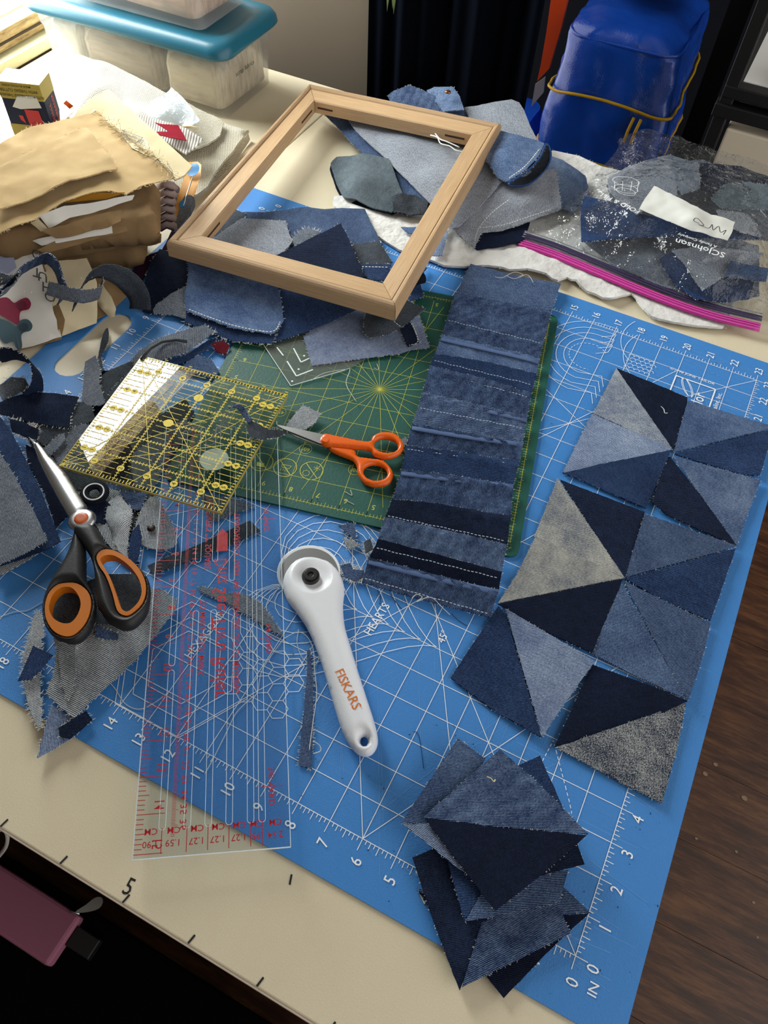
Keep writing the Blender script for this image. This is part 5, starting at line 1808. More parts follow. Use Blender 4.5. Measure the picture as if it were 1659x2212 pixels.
S('tan_cloth', 'large frayed tan cloth on top of the paper stack', [(-10, 318, .085), (38, 288, .086), (70, 276, .087), (101, 268, .088), (160, 255, .089), (215, 243, .090), (228, 258, .089), (243, 280, .090), (290, 310, .091), (329, 334, .091), (378, 384, .090), (350, 392, .087), (304, 405, .086), (273, 417, .087),
  (240, 412, .089), (203, 415, .090), (175, 424, .0885), (147, 435, .087), (111, 453, .086), (60, 480, .085), (-10, 506, .084)], TAN, cat='cloth', fray=330, flen=(.002, .006), fmat=THREADT, wr=.0024, wf=34, zmin=.06, curl=.0015, th=.001)
S('tan_cloth', 'smaller folded tan cloth on top of the large frayed one', [(-10, 364, .095), (60, 330, .096), (120, 300, .096), (187, 275, .097), (195, 283, .0975), (225, 322, .098), (253, 358, .098), (251, 364, .097), (223, 369, .0965), (190, 380, .098), (152, 389, .097), (120, 405, .096), (89, 420, .095), (-10, 456, .094)],
  TAN, cat='cloth', fray=120, flen=(.002, .006), fmat=THREADT, wr=.0024, wf=30, zmin=.06, hem=.0008, th=.0014)
S('canvas_panel', 'smooth cream canvas panel poking out behind the tan cloth', [(150, 262, .080), (190, 215, .086), (235, 193, .088), (260, 215, .088), (330, 280, .087), (415, 358, .086), (398, 378, .083), (378, 388, .080), (300, 320, .080), (215, 250, .080)], CANVAS, cat='canvas', zmin=.05, th=.002, wr=.0008)
S('paper_sheet', 'cream pattern tissue printed with black lines behind the canvas', [(150, 256, .079), (190, 222, .083), (205, 238, .083), (180, 256, .080)], TISSUE, zmin=.05)
S('paper_sheet', 'small white instruction leaf beside the needle threader carton', [(128, 228, .060), (150, 225, .062), (158, 242, .060), (130, 268, .056)], PAPER, zmin=.03)
S('felt_scrap', 'tiny orange felt scrap beside the carton', [(137, 222, .064), (143, 216, .068), (150, 222, .067), (158, 228, .064), (150, 234, .062)], plain('orange_felt', '#c9501c', .9, .1), cat='felt', zmin=.03)
pr = Print()
for a, b in (((262, 282), (310, 300)), ((266, 290), (312, 308)), ((270, 298), (315, 317)), ((266, 284), (274, 300)), ((308, 298), (300, 312)), ((330, 336), (355, 358)), ((355, 358), (375, 378))):
    pr.line(P(*a, .0925), P(*b, .0925), .0010)
pw = cloth('paper_sheet', [(255, 282, .0915), (312, 298, .092), (330, 325, .092), (322, 338, .092), (285, 320, .0915)], TISSUE, res=.006, wr=.0003, th=.0004, zmin=.06, label='scrap of pattern tissue with a ruled black grid on the canvas panel', cat='paper', group=KG)
pr.build('printed_grid', MATS['black_ink'], pw, .0932)['kind'] = 'stuff'
# tangled cream fringe along the edge of the tan cloth
rng = random.Random(11)
FV, FF = [], []
for k in range(150):
    t = rng.random()
    a = P(218 + 160 * t, 248 + 132 * t, .0925)
    p = [a]
    d = Vector((rng.uniform(-1, 1), rng.uniform(-1, 1), rng.uniform(-.3, .5))).normalized()
    for s in range(5):
        d = (d + Vector((rng.uniform(-1, 1), rng.uniform(-1, 1), rng.uniform(-.4, .4))) * .6).normalized()
        p.append(p[-1] + d * rng.uniform(.0012, .003))
    for s in range(5):
        q, r = p[s], p[s + 1]
        w = (r - q).cross(Vector((0, 0, 1)))
        w = w.normalized() * .0003 if w.length > 1e-6 else Vector((.0003, 0, 0))
        h = Vector((0, 0, .0003))
        o = len(FV)
        FV += [q + w, q - w * .5 + h, q - w * .5 - h, r + w, r - w * .5 + h, r - w * .5 - h]
        FF += [(o, o + 1, o + 4, o + 3), (o + 1, o + 2, o + 5, o + 4), (o + 2, o, o + 3, o + 5)]
fg = mk('thread_fringe', FV, FF, THREADT)
tag(fg, 'tangle of cream thread ends along the frayed edge of the tan cloth', 'threads', kind='stuff')

# orange needle card, coil of cord and maroon felt between stack and frame
cd = root('needle_card', tuple(P(400, 420, .03)), 'orange needle card with two blue round stickers between stack and frame', 'needle card')
cloth('card_sheet', [(408, 350, .052), (427, 349, .052), (435, 356, .052), (434, 380, .048), (420, 420, .040), (404, 455, .032), (394, 478, .028), (372, 478, .028), (385, 420, .040)], plain('orange_card', '#c98a24', .5, .4), res=.006, wr=.0004, th=.0006, zmin=.02, parent=cd)
for px, py, r, z in ((417, 366, .0075, .0535), (394, 440, .0040, .0385)):
    q = P(px, py, z)
    cloth('blue_sticker', [(q.x + r * math.cos(a), q.y + r * math.sin(a), z + .004 * math.sin(a) * r / .0075) for a in (2 * math.pi * k / 20 for k in range(20))], plain('blue_sticker_paper', '#1f78b8', .4, .4), world=True, res=.004, wr=0, th=.0003, jit=0, parent=cd, zmin=.02)
tube('needle', [P(416, 384, .051), P(402, 425, .043), P(396, 444, .041)], .0007, STEEL, cd)
pg = root('cord_bundle', tuple(P(362, 450, .03)), 'coil of pale mauve cord wound with dark thread beside the kraft packet', 'cord')
MAUVE = plain('mauve_cord', '#9a8a86', .9, .1, grain=.3, gscale=300)
for k in range(6):
    y0 = 398 + 17 * k
    tube('cord_loop', [P(346, y0 + 8, .040 - .003 * k), P(358, y0, .050 - .004 * k), P(372, y0 + 4, .046 - .004 * k), P(380, y0 + 12, .036 - .003 * k)], .0052, MAUVE, pg, sides=8)
    tube('binding_thread', [P(347, y0 + 16, .044 - .003 * k), P(360, y0 + 9, .053 - .004 * k), P(375, y0 + 14, .045 - .004 * k)], .0011, plain('plum_thread', '#3d2430', .8), pg, sides=5)
cloth('felt_sheet', [(300, 560, .006), (350, 540, .010), (385, 470, .016), (408, 462, .018), (380, 520, .012), (345, 560, .008), (318, 585, .006), (295, 620, .005), (280, 600, .005)], FELT, res=.006, wr=.001, th=.002, zmin=.004, label='dark maroon felt sheet under the frame corner', cat='felt')
cloth('denim_tube', [(394, 432, .040), (404, 421, .044), (416, 424, .044), (420, 436, .040), (402, 470, .030), (388, 490, .026), (378, 486, .026)], GREY, res=.004, wr=.0004, th=.006, zmin=.02, smooth=2, label='grey rolled denim end beside the needle card', cat='denim scrap')

# ================================================================== PATTERN ENVELOPE AND PAPER AT THE LEFT
ev = root('pattern_envelope', tuple(P(60, 740, .004)), 'torn white sewing pattern envelope printed with red and teal baby garments', 'envelope')
epts = [(-12, 512, .052), (22, 517, .053), (66, 502, .058), (84, 508, .058), (88, 528, .052), (83, 552, .045), (95, 583, .038), (101, 610, .034), (111, 640, .029), (113, 665, .025), (120, 690, .019), (123, 710, .014), (131, 727, .008), (70, 745, .008), (-12, 765, .008)]
cloth('envelope_front', epts, PAPER, res=.006, wr=.0008, th=.0008, zmin=.005, parent=ev, jit=.0012, uva=0)
def on_env(px, py, lift=.0022):
    t = min(max((py - 505) / 250.0, 0), 1)
    return P(px, py, .056 * (1 - t) + .008 * t + lift)


def env_patch(name, pts, mat, lift=.0022, sm=3):
    pts = catmull(pts, sm) if sm else pts
    c3 = [on_env(x, y, lift) for x, y in pts]
    cen = sum(c3, Vector()) / len(c3)
    V = c3 + [cen]
    F = [(i, (i + 1) % len(c3), len(c3)) for i in range(len(c3))]
    return mk(name, V, F, mat, ev, smooth=False)


ENVR, ENVT, ENVB = plain('print_crimson', '#7d1a38', .7), plain('print_teal', '#3c5560', .7), plain('print_lilac', '#9ba3c2', .7)
env_patch('printed_panel', [(-12, 524), (22, 520), (28, 550), (36, 578), (-12, 612)], ENVB, sm=0)
env_patch('printed_sleepsuit', [(-12, 650), (14, 642), (30, 654), (42, 648), (58, 643), (67, 655), (62, 668), (46, 672), (42, 684), (42, 698), (34, 700), (18, 690), (-12, 672)], ENVR)
env_patch('printed_sleepsuit', [(-12, 688), (6, 690), (24, 698), (36, 706), (44, 692), (60, 690), (70, 702), (66, 714), (52, 718), (46, 726), (48, 748), (42, 757), (34, 750), (28, 738), (10, 742), (-4, 722), (-12, 716)], ENVT, .0026)
env_patch('printed_hood', [(37, 658), (46, 651), (54, 652), (57, 660), (50, 667), (42, 666)], plain('print_crimson_dark', '#5c1028', .7), .0032)
env_patch('printed_hood', [(41, 706), (50, 698), (58, 700), (61, 708), (53, 714), (45, 713)], plain('print_teal_dark', '#2c3f48', .7), .0036)
pr = Print()
for s, px, py in (('C', 78, 548), ('T', 80, 588), ('U', 92, 597), ('O', 108, 640), ('H', 101, 620)):
    q = on_env(px, py, .003)
    v_, f_ = text_geo(s)
    a, b = on_env(px, py + 10, .003) - q, on_env(px - 10, py - 3, .003) - q
    a.normalize()
    b.normalize()
    mk('printed_letter', [q + b * (t[0] * .016) * -1 + a * (t[1] * .016) for t in v_], f_, plain('print_grey', '#4a4a4a', .7), ev, smooth=False)
cloth('envelope_back', [(-12, 560, .040), (90, 560, .040), (140, 690, .016), (132, 732, .006), (60, 752, .006), (-12, 775, .006)], KRAFT, z=.02, res=.008, wr=.0006, th=.0008, zmin=.0035, parent=ev)
cloth('tissue_pattern', [(88, 575, .036), (120, 563, .040), (187, 558, .042), (200, 585, .036), (209, 610, .030), (210, 660, .022), (209, 697, .012), (170, 712, .009), (131, 727, .007), (120, 690, .016), (110, 640, .026), (98, 600, .033)], TISSUE, res=.006, wr=.001, wf=50, th=.0006, zmin=.004, label='folded cream pattern tissue slipping out of the torn envelope', cat='paper')
cloth('tissue_pattern', [(209, 612, .026), (222, 616, .030), (240, 640, .026), (250, 665, .020), (247, 684, .014), (238, 686, .013), (212, 660, .016)], TISSUE, res=.005, wr=.0015, wf=60, th=.0005, zmin=.004, label='curled cream tissue tab right of the folded pattern', cat='paper')
cloth('tissue_pattern', [(150, 590, .030), (240, 575, .034), (262, 605, .028), (278, 635, .020), (240, 672, .012), (190, 700, .008), (180, 640, .022)], KRAFT, res=.007, wr=.0012, th=.0006, zmin=.003, label='brown paper lining behind the cream pattern tissue', cat='paper')
RB = 'curling denim strips at the left'
ribbon('denim_strip', [(-6, 640, .052), (22, 610, .054), (50, 582, .058), (85, 562, .066), (105, 559, .070), (122, 577, .064), (132, 606, .052), (140, 632, .040), (128, 648, .034)], [(.004, .001, .007)], MIDW, 'twisted blue denim strip looping over the torn envelope', 'denim strip', RB, fray=500)
ribbon('denim_strip', [(103, 622, .046), (130, 630, .045), (155, 636, .044), (185, 640, .042), (216, 632, .042), (219, 612, .044)], [(.001, .004, .006)], GREY, 'short grey denim strip lying across the folded tissue', 'denim strip', RB, fray=400)
ribbon('denim_strip', [(163, 660, .034), (172, 630, .044), (190, 600, .052), (218, 586, .054), (250, 592, .048), (280, 612, .036), (300, 640, .022), (303, 668, .009)], [(.003, .004, .006), (.003, .004, .006), (.003, .004, .006), (.004, .004, .007), (.007, .004, .009), (.010, .004, .010), (.012, .003, .008), (.013, .002, .003)], GREYD, 'arched dark denim strip springing over the tissue to the blue mat', 'denim strip', RB)
ribbon('denim_strip', [(-8, 600, .062), (14, 606, .060), (34, 596, .060), (22, 622, .054), (0, 636, .050), (-8, 650, .048)], [(.008, .002, .008)], GREY, 'broad faded denim strip hanging over the left end of the envelope', 'denim strip', RB, fray=500)

# ================================================================== DENIM SCRAPS ON THE LEFT HALF OF THE MAT
LG = 'loose denim scraps heaped on the left of the mat'
D = lambda lab, pts, mat, **kw: cloth('denim_scrap', pts, mat, label=lab, cat='denim scrap', group=LG, fray=kw.pop('fray', 350), **kw)
D('charcoal scrap laid across the handle slot', [(212, 768, .006), (222, 722, .006), (233, 708, .006), (234, 735, .006), (218, 770, .007), (224, 800, .009), (206, 800, .009)], GREYD, z=.006, smooth=2)
D('grey frayed strip hanging from the handle slot', [(183, 782, .012), (206, 768, .011), (216, 800, .011), (214, 828, .011), (228, 870, .010), (216, 876, .010), (190, 875, .010), (176, 866, .010), (180, 825, .011)], GREY, z=.011)
D('dark ribbed scrap fanning out above the square ruler', [(205, 820, .006), (240, 798, .008), (285, 780, .009), (300, 770, .009), (286, 800, .008), (262, 838, .007), (240, 868, .006), (222, 870, .006), (208, 845, .006)], GREYD, z=.007)
D('long zipper fly scrap of grey denim running towards the pocket piece', [(280, 782, .012), (300, 758, .013), (345, 730, .014), (400, 712, .015), (440, 702, .015), (462, 715, .015), (440, 735, .014), (400, 760, .013), (350, 776, .012), (310, 785, .011)], GREY, z=.013, ctrl=[(370, 745, .018)], fray=600, flen=(.001, .005))
D('blue strip edge under the zipper fly scrap', [(290, 800, .007), (340, 785, .008), (400, 768, .009), (450, 735, .010), (468, 730, .010), (460, 748, .009), (420, 775, .008), (360, 792, .007)], INDIGO, z=.008)
tube_z = tube('zipper_tape', [P(305, 776, .018), P(325, 752, .019), P(350, 738, .020), (P(380, 734, .020)), P(404, 738, .019)], .0016, plain('dark_zip_tape', '#20242b', .6), sides=6)
tag(tube_z, 'dark zipper teeth curving along the grey fly scrap', 'zipper')
D('indigo scrap with orange stitching above the square ruler', [(388, 800, .008), (405, 780, .009), (430, 768, .010), (455, 775, .009), (474, 802, .007), (462, 815, .006), (420, 808, .006)], MID, z=.008)
D('maroon lined denim corner peeping out beside the green mat', [(455, 742, .010), (480, 735, .011), (496, 745, .009), (488, 765, .006), (470, 760, .006)], plain('maroon_lining', '#5a1622', .9, .1), z=.008)
ribbon('denim_scrap', [(-8, 770, .030), (25, 764, .036), (58, 776, .036), (78, 800, .030), (80, 838, .018), (60, 860, .010)], [(.002, -.004, .012)], NAVY, 'thick navy strip curled into a loop at the left edge', 'denim scrap', LG, fray=600)
D('frayed pale twist inside the navy loop', [(-8, 838, .014), (25, 815, .018), (55, 818, .018), (62, 832, .016), (40, 848, .012), (5, 866, .012)], GREY, z=.014, wr=.003, wf=90, fray=700, flen=(.002, .006))
D('broad near-black strip below the navy loop', [(-8, 872, .013), (30, 856, .015), (70, 846, .016), (120, 850, .015), (170, 857, .013), (160, 880, .013), (151, 900, .013), (150, 924, .012), (100, 918, .013), (60, 910, .012), (-8, 892, .012)], NAVY, z=.014, ctrl=[(90, 880, .018)], fray=450, flen=(.001, .004))
D('grey ribbed strip end right of the black strip', [(142, 872, .010), (178, 868, .010), (198, 878, .010), (206, 905, .008), (170, 920, .008), (150, 925, .009), (152, 898, .010)], GREYD, z=.009)
D('ribbed grey scrap under the left corner of the square ruler', [(120, 935, .008), (175, 928, .009), (215, 950, .008), (230, 1000, .006), (190, 1020, .006), (130, 1012, .007), (108, 970, .008)], GREY, z=.008)
D('small scrap tied into a loop beside the shears', [(95, 968, .012), (120, 945, .013), (138, 935, .012), (142, 948, .012), (120, 972, .012), (100, 985, .012)], GREY, z=.012, zmin=.009)
D('pale ribbed scrap below the square ruler', [(135, 1030, .007), (180, 1035, .008), (240, 1055, .008), (290, 1072, .007), (260, 1100, .006), (200, 1110, .007), (160, 1080, .007)], GREYL, z=.007)
ringp = [P(x, y, .014) for x, y in catmull(ell(204, 1066, 22, 17, -15, 12), 3)]
rg_ = root('buttonhole_loop', tuple(P(204, 1066, .008)), 'dark denim belt loop with white stitched rim beside the shears', 'denim scrap', LG)
tube('loop_band', ringp, .0042, GREYD, rg_, sides=8, closed=True, sx=.6)
tube('stitched_rim', [p + Vector((0, 0, .0026)) for p in ringp], .0007, COTTON, rg_, sides=4, closed=True)
D('light folded scrap between shears and long ruler', [(233, 1085, .012), (256, 1069, .013), (286, 1101, .012), (278, 1154, .011), (274, 1206, .009), (258, 1195, .009), (240, 1150, .010), (228, 1120, .011)], GREYL, z=.011, ctrl=[(258, 1120, .016)])
D('dark blue faded scrap beside the long ruler', [(258, 1062, .0085), (318, 1064, .0085), (304, 1102, .0085), (286, 1100, .0085)], MIDW, z=.0085)
D('blue strip standing up between the scraps and the waistband end', [(276, 1206, .009), (284, 1150, .013), (300, 1130, .014), (306, 1160, .012), (300, 1200, .009), (290, 1222, .007), (280, 1225, .007)], INDIGO, z=.011)
wbn = root('waistband_tab', tuple(P(335, 1140, .005)), 'pale ribbed waistband tab with a metal button under the long ruler', 'denim scrap', LG)
cloth('tab_fabric', [(293, 1132, .008), (313, 1085, .009), (334, 1071, .009), (350, 1090, .0085), (375, 1140, .0075), (382, 1172, .007), (360, 1186, .007), (318, 1183, .007), (298, 1164, .0075)], GREYL, z=.008, res=.004, wr=.0004, th=.0014, parent=wbn, fray=450, smooth=2)
bq = P(326, 1139, .0105)
inflate('button', [(bq.x + .0036 * math.cos(a), bq.y + .0036 * math.sin(a)) for a in (2 * math.pi * k / 16 for k in range(16))], [], .0092, .0014, .0006, .002, plain('dark_button', '#2a2018', .4, .5, metal=.6), wbn, res=.0012)
D('dark strip running diagonally under the long ruler', [(540, 1124, .004), (562, 1146, .004), (500, 1175, .0045), (440, 1200, .005), (380, 1222, .005), (330, 1240, .005), (318, 1222, .005), (420, 1180, .005)], GREYD, z=.0045)
D('grey flat corner under the tip of the square ruler', [(432, 1066, .0044), (500, 1075, .0044), (548, 1092, .0044), (500, 1112, .0042), (455, 1128, .004)], GREY, z=.0042)
D('light grey crescent scrap with frayed back under the long ruler', [(430, 1266), (458, 1272), (487, 1281), (530, 1284), (564, 1303), (591, 1341), (613, 1373), (593, 1365), (553, 1338), (516, 1318), (488, 1300), (453, 1286), (430, 1275)], MELANGE, z=.0042, fray=900, flen=(.001, .003))
D('long narrow navy strip between long ruler and rotary cutter', [(664, 1404), (670, 1404), (677, 1474), (676, 1560), (674, 1660), (645, 1653), (650, 1590), (656, 1539), (663, 1458)], MID, z=.0042, fray=500)
D('dark ribbed scrap with a tail at the tips of the small scissors', [(538, 905, .022), (560, 916, .021), (580, 928, .020), (610, 930, .017), (621, 934, .015), (604, 943, .016), (567, 949, .019), (541, 945, .021), (531, 922, .022)], GREYD, z=.02, zmin=.014, fray=500)
ribbon('denim_scrap', [(498, 880, .023), (508, 876, .027), (520, 882, .026), (530, 895, .024), (540, 910, .023)], [(.0012, .0022, .001)], MIDW, 'thin curled thread-edged tail lying on the square ruler', 'denim scrap', LG, fray=500)
D('striped pale scrap beside the small scissor blades', [(654, 876, .013), (692, 891, .013), (682, 912, .010), (656, 930, .008), (617, 920, .009), (633, 899, .011)], GREYL, z=.011, zmin=.0065, fray=400)
D('small torn blue triangle scrap at the near edge of the green mat', [(731, 1136), (767, 1129), (769, 1166)], MID, z=.0055, fray=700)
D('pale torn triangle scrap between the green mat and the rotary cutter', [(741, 1162), (760, 1166), (779, 1177), (752, 1187)], GREYL, z=.0055, fray=700)
D('dark shred tucked behind the rotary cutter head', [(684, 1201), (704, 1197), (716, 1218), (700, 1216)], NAVY, z=.005, fray=700)
D('frayed shreds of denim between rotary cutter and strip panel', [(735, 1222), (757, 1216), (763, 1230), (786, 1232), (788, 1244), (770, 1256), (745, 1248)], MID, z=.006, fray=2200, flen=(.002, .006), wr=.002, wf=120)
D('little frayed shred at the left edge of the strip panel', [(786, 1170), (800, 1164), (806, 1185), (790, 1196)], GREYD, z=.007, fray=1600, flen=(.001, .004))
D('tiny grey shred by the orange scissor loop', [(869, 950), (878, 942), (880, 958), (872, 962)], GREY, z=.0075, fray=900, res=.002)

D('dark ribbed scrap wedged under the black strip', [(60, 905, .009), (110, 915, .010), (150, 925, .010), (140, 950, .009), (100, 960, .008), (60, 950, .008)], GREYD, z=.009)
D('navy frayed knot above the shears blades', [(20, 905, .015), (55, 912, .018), (85, 930, .016), (80, 950, .013), (50, 942, .013), (25, 930, .013)], NAVY, z=.015, wr=.003, wf=90, fray=900, flen=(.002, .006), zmin=.011)
D('grey ribbed fold left of the square ruler corner', [(150, 925, .009), (182, 915, .010), (205, 925, .009), (192, 960, .008), (170, 985, .008), (142, 975, .008)], GREY, z=.009)
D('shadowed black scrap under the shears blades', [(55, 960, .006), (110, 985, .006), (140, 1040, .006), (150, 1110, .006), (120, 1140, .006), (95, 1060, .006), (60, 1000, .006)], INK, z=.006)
D('grey ribbed scrap right of the shears blades', [(118, 1000, .009), (160, 1018, .010), (215, 1028, .009), (235, 1048, .008), (190, 1058, .008), (150, 1058, .008)], GREYD, z=.009)
D('dark curled scrap under the shears pivot', [(190, 1085, .010), (225, 1078, .011), (245, 1100, .010), (235, 1135, .009), (205, 1130, .009), (188, 1110, .009)], NAVY, z=.0095, curl=.003)
D('pale ribbed fold behind the right shears handle', [(205, 1130, .008), (240, 1125, .010), (270, 1160, .010), (272, 1210, .008), (250, 1195, .008), (225, 1165, .008)], GREYL, z=.009)
D('black thin strip by the right shears handle', [(262, 1180, .007), (285, 1190, .008), (300, 1215, .007), (290, 1235, .006), (270, 1215, .006)], INK, z=.007)
D('mid blue faded scrap below the square ruler edge', [(200, 1035, .0075), (262, 1052, .0075), (258, 1072, .0075), (210, 1056, .0075)], MIDW, z=.0075)
D('grey crossed strips under the square ruler', [(215, 905, .007), (262, 880, .008), (330, 865, .007), (350, 890, .006), (290, 920, .006), (235, 950, .006)], GREYD, z=.007)
D('dark denim panel under the middle of the square ruler', [(270, 930, .005), (340, 900, .006), (400, 860, .006), (420, 890, .006), (380, 960, .005), (320, 1000, .005), (270, 980, .005)], GREYD, z=.0055)
D('long ribbed band lying under the square ruler towards its near edge', [(280, 985, .0060), (340, 940, .0065), (400, 905, .0065), (420, 930, .006), (360, 990, .006), (330, 1060, .006), (290, 1050, .006)], GREY, z=.0062)
D('black scrap under the left corner of the square ruler', [(170, 960, .0065), (250, 930, .007), (290, 970, .0065), (270, 1030, .006), (200, 1020, .006)], INK, z=.0065)
D('charcoal strip between handle slot and square ruler', [(235, 850, .008), (270, 812, .009), (300, 790, .009), (310, 812, .008), (275, 850, .007), (250, 880, .007)], GREYD, z=.008)
D('dark frayed strip beneath the zipper fly scrap', [(255, 800, .006), (300, 775, .007), (345, 768, .007), (330, 800, .006), (280, 812, .006)], INK, z=.0065)

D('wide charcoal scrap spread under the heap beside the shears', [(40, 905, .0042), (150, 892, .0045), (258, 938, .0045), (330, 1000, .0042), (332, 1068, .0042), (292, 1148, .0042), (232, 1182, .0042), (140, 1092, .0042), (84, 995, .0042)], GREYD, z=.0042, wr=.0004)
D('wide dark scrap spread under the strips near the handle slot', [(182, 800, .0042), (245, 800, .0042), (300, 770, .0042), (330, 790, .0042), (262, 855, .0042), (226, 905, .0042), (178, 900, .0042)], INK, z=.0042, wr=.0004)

# layered pieces at the left edge
D('navy under layer of the folded pieces at the left edge', [(-8, 890, .018), (21, 926, .020), (53, 987, .020), (88, 1058, .019), (131, 1170, .016), (100, 1187, .015), (40, 1210, .014), (-8, 1225, .014)], INDIGO, z=.017, fray=200)
D('grey reversed top layer of the folded pieces at the left edge', [(-8, 966, .024), (26, 1018, .024), (72, 1103, .023), (103, 1167, .021), (53, 1196, .020), (-8, 1222, .019)], GREY, z=.022, fray=200)
D('ribbed lowest layer of the folded pieces at the left edge', [(-8, 1180, .010), (96, 1172, .010), (104, 1182, .009), (40, 1222, .008), (-8, 1246, .008)], GREYL, z=.009, fray=250)

# scraps below the shears, hanging over the table
SGp = 'scraps under the shears'
E_ = lambda lab, pts, mat, **kw: cloth('denim_scrap', pts, mat, label=lab, cat='denim scrap', group=SGp, fray=kw.pop('fray', 400), **kw)
E_('light blue pointed scrap overhanging the mat edge towards the table', [(111, 1520, .008), (150, 1548, .007), (190, 1552, .006), (160, 1592, .006), (120, 1615, .007), (80, 1637, .009), (95, 1580, .008)], LIGHT, z=.007)
E_('navy patch on the pointed scrap at the mat edge', [(127, 1572, .0095), (159, 1553, .0095), (186, 1535, .009), (200, 1554, .008), (150, 1597, .009), (130, 1590, .0095)], NAVY, z=.009)
E_('arched pale scrap with long fringe at the left of the shears heap', [(80, 1315, .010), (92, 1347, .010), (88, 1392, .010), (86, 1458, .009), (88, 1538, .008), (88, 1575, .007), (70, 1548, .008), (54, 1494, .009), (50, 1420, .010), (64, 1365, .010)], GREYL, z=.009, fray=1100, flen=(.001, .004), smooth=2)
E_('large light ribbed scrap under the shears handles', [(382, 1296, .008), (379, 1315, .008), (335, 1372, .009), (292, 1426, .010), (217, 1495, .010), (159, 1551, .010), (128, 1525, .010), (98, 1498, .010), (117, 1453, .011), (122, 1400, .012), (105, 1340, .012), (180, 1290, .013), (280, 1270, .012), (350, 1272, .010)], GREYL, z=.011, ctrl=[(220, 1400, .014)])
E_('folded pale scrap standing over the large ribbed one', [(122, 1387, .015), (163, 1395, .016), (163, 1453, .016), (150, 1511, .0135), (144, 1511, .013), (133, 1480, .0135)], GREYL, z=.015, zmin=.0125)
E_('dark crossed scrap at the left of the shears heap', [(72, 1395, .014), (114, 1415, .014), (90, 1445, .014), (66, 1468, .014), (38, 1470, .013), (53, 1440, .013)], INDIGO, z=.014, zmin=.0115)
E_('blue scrap tucked under the right shears loop', [(205, 1350, .016), (257, 1369, .016), (252, 1382, .015), (205, 1376, .015)], MID, z=.016, zmin=.014)
E_('grey and black scrap seen through the amber shears loops', [(100, 1300, .015), (150, 1270, .016), (230, 1240, .016), (300, 1240, .016), (310, 1300, .016), (260, 1345, .0155), (180, 1350, .0155), (110, 1345, .015)], GREYD, z=.0155, zmin=.0135)

# ================================================================== LOOSE THREADS AND LINT
thread([(-5, 1334), (30, 1322), (60, 1318), (92, 1300)], .0028, 'white thread crossing the grid at the left edge of the mat')
thread([(232, 1468, .004), (250, 1490, .003), (270, 1520, .003), (300, 1532, .003), (330, 1520, .003), (365, 1495, .003)], .003, 'curved white thread between the shears heap and the long ruler')
thread([(614, 1378), (590, 1410), (565, 1450), (556, 1495), (540, 1510), (510, 1540), (490, 1580), (460, 1640), (442, 1672)], .0030, 'long white thread looping under the clear ruler')
thread([(612, 1380), (640, 1366), (660, 1372), (676, 1400), (680, 1450), (684, 1500), (676, 1560), (668, 1620)], .0058, 'white thread running along the narrow navy strip')
thread([(645, 1360), (642, 1390), (655, 1424), (680, 1436), (690, 1420)], .0032, 'looped white thread left of the rotary cutter handle')
thread([(676, 1600), (690, 1610), (692, 1622), (676, 1628)], .0055, 'short curled thread at the end of the narrow strip')
thread([(1090, 593, .012), (1110, 602, .013), (1130, 594, .013), (1110, 588, .014), (1085, 600, .013), (1070, 598, .012)], .012, 'white curled thread on the far end of the strip panel')
thread([(1120, 598, .0125), (1140, 594, .013), (1152, 610, .0125)], .0125, 'short white thread beside the curled one on the strip panel')
thread([(890, 1292, .012), (900, 1284, .013), (912, 1290, .013), (900, 1300, .012), (930, 1290, .012), (955, 1312, .012), (972, 1328, .010)], .012, 'white thread twisted at the near end of the strip panel')
thread([(1428, 878, .0095), (1434, 884, .0095), (1436, 892, .0095), (1442, 892, .0095)], .0095, 'short white thread on the far black triangle', r=.0004)
thread([(1052, 1678, .0232), (1060, 1681, .0236), (1066, 1688, .0236), (1070, 1684, .0234)], .0236, 'short cream thread on the top square of the near stack', r=.0004, mat=THREADT)
thread([(672, 822), (700, 806), (745, 798), (756, 799), (748, 830), (770, 868)], .0086, 'white thread lying by the corner template on the green mat')
thread([(808, 795), (818, 798), (814, 786)], .0055, 'tiny bent white thread on the green mat near the star')
thread([(745, 1062), (760, 1070), (757, 1058)], .0055, 'crossed white thread ends near the edge of the green mat')
thread([(743, 1079), (765, 1090)], .0055, 'straight short white thread near the green mat numbers')
thread([(815, 1275, .006), (822, 1290, .003), (820, 1306, .003)], .003, 'dark blue thread hanging from the strip panel at left', mat=THREADB)
thread([(843, 1284, .006), (855, 1300, .003), (868, 1316, .003)], .003, 'dark blue thread hanging from the strip panel in the middle', mat=THREADB)
thread([(975, 1325, .006), (990, 1340, .003), (1010, 1352, .003)], .003, 'dark blue thread trailing from the strip panel at right', mat=THREADB)
thread([(893, 1580), (905, 1590), (915, 1660)], .0028, 'thin dark thread lying on the grid near the stack', mat=THREADB, r=.0002)
rng = random.Random(21)
LV, LF = [], []
for k in range(220):
    px, py = rng.uniform(560, 1650), rng.uniform(640, 2150)
    q = P(px, py, MZ + .0009)
    if not (-.66 < q.x < .04 and -.03 < q.y < .61):
        continue
    g = q - Vector((GO.x, GO.y, 0))
    s_, t_ = g.x * GE1.x + g.y * GE1.y, g.x * GE2.x + g.y * GE2.y
    if 0 < s_ < GS and 0 < t_ < GS:
        q.z = GZ + .0008
    r = rng.uniform(.0003, .0011)
    a = rng.uniform(0, 6.28)
    d = Vector((math.cos(a), math.sin(a), 0)) * r
    e = Vector((-d.y, d.x, 0)) * .45
    o = len(LV)
    LV += [q + d, q + e, q - d, q - e, q + Vector((0, 0, r * .5))]
    LF += [(o, o + 1, o + 4), (o + 1, o + 2, o + 4), (o + 2, o + 3, o + 4), (o + 3, o, o + 4), (o + 3, o + 2, o + 1, o)]
lt = mk('lint', LV, LF, THREADB, None, smooth=False)
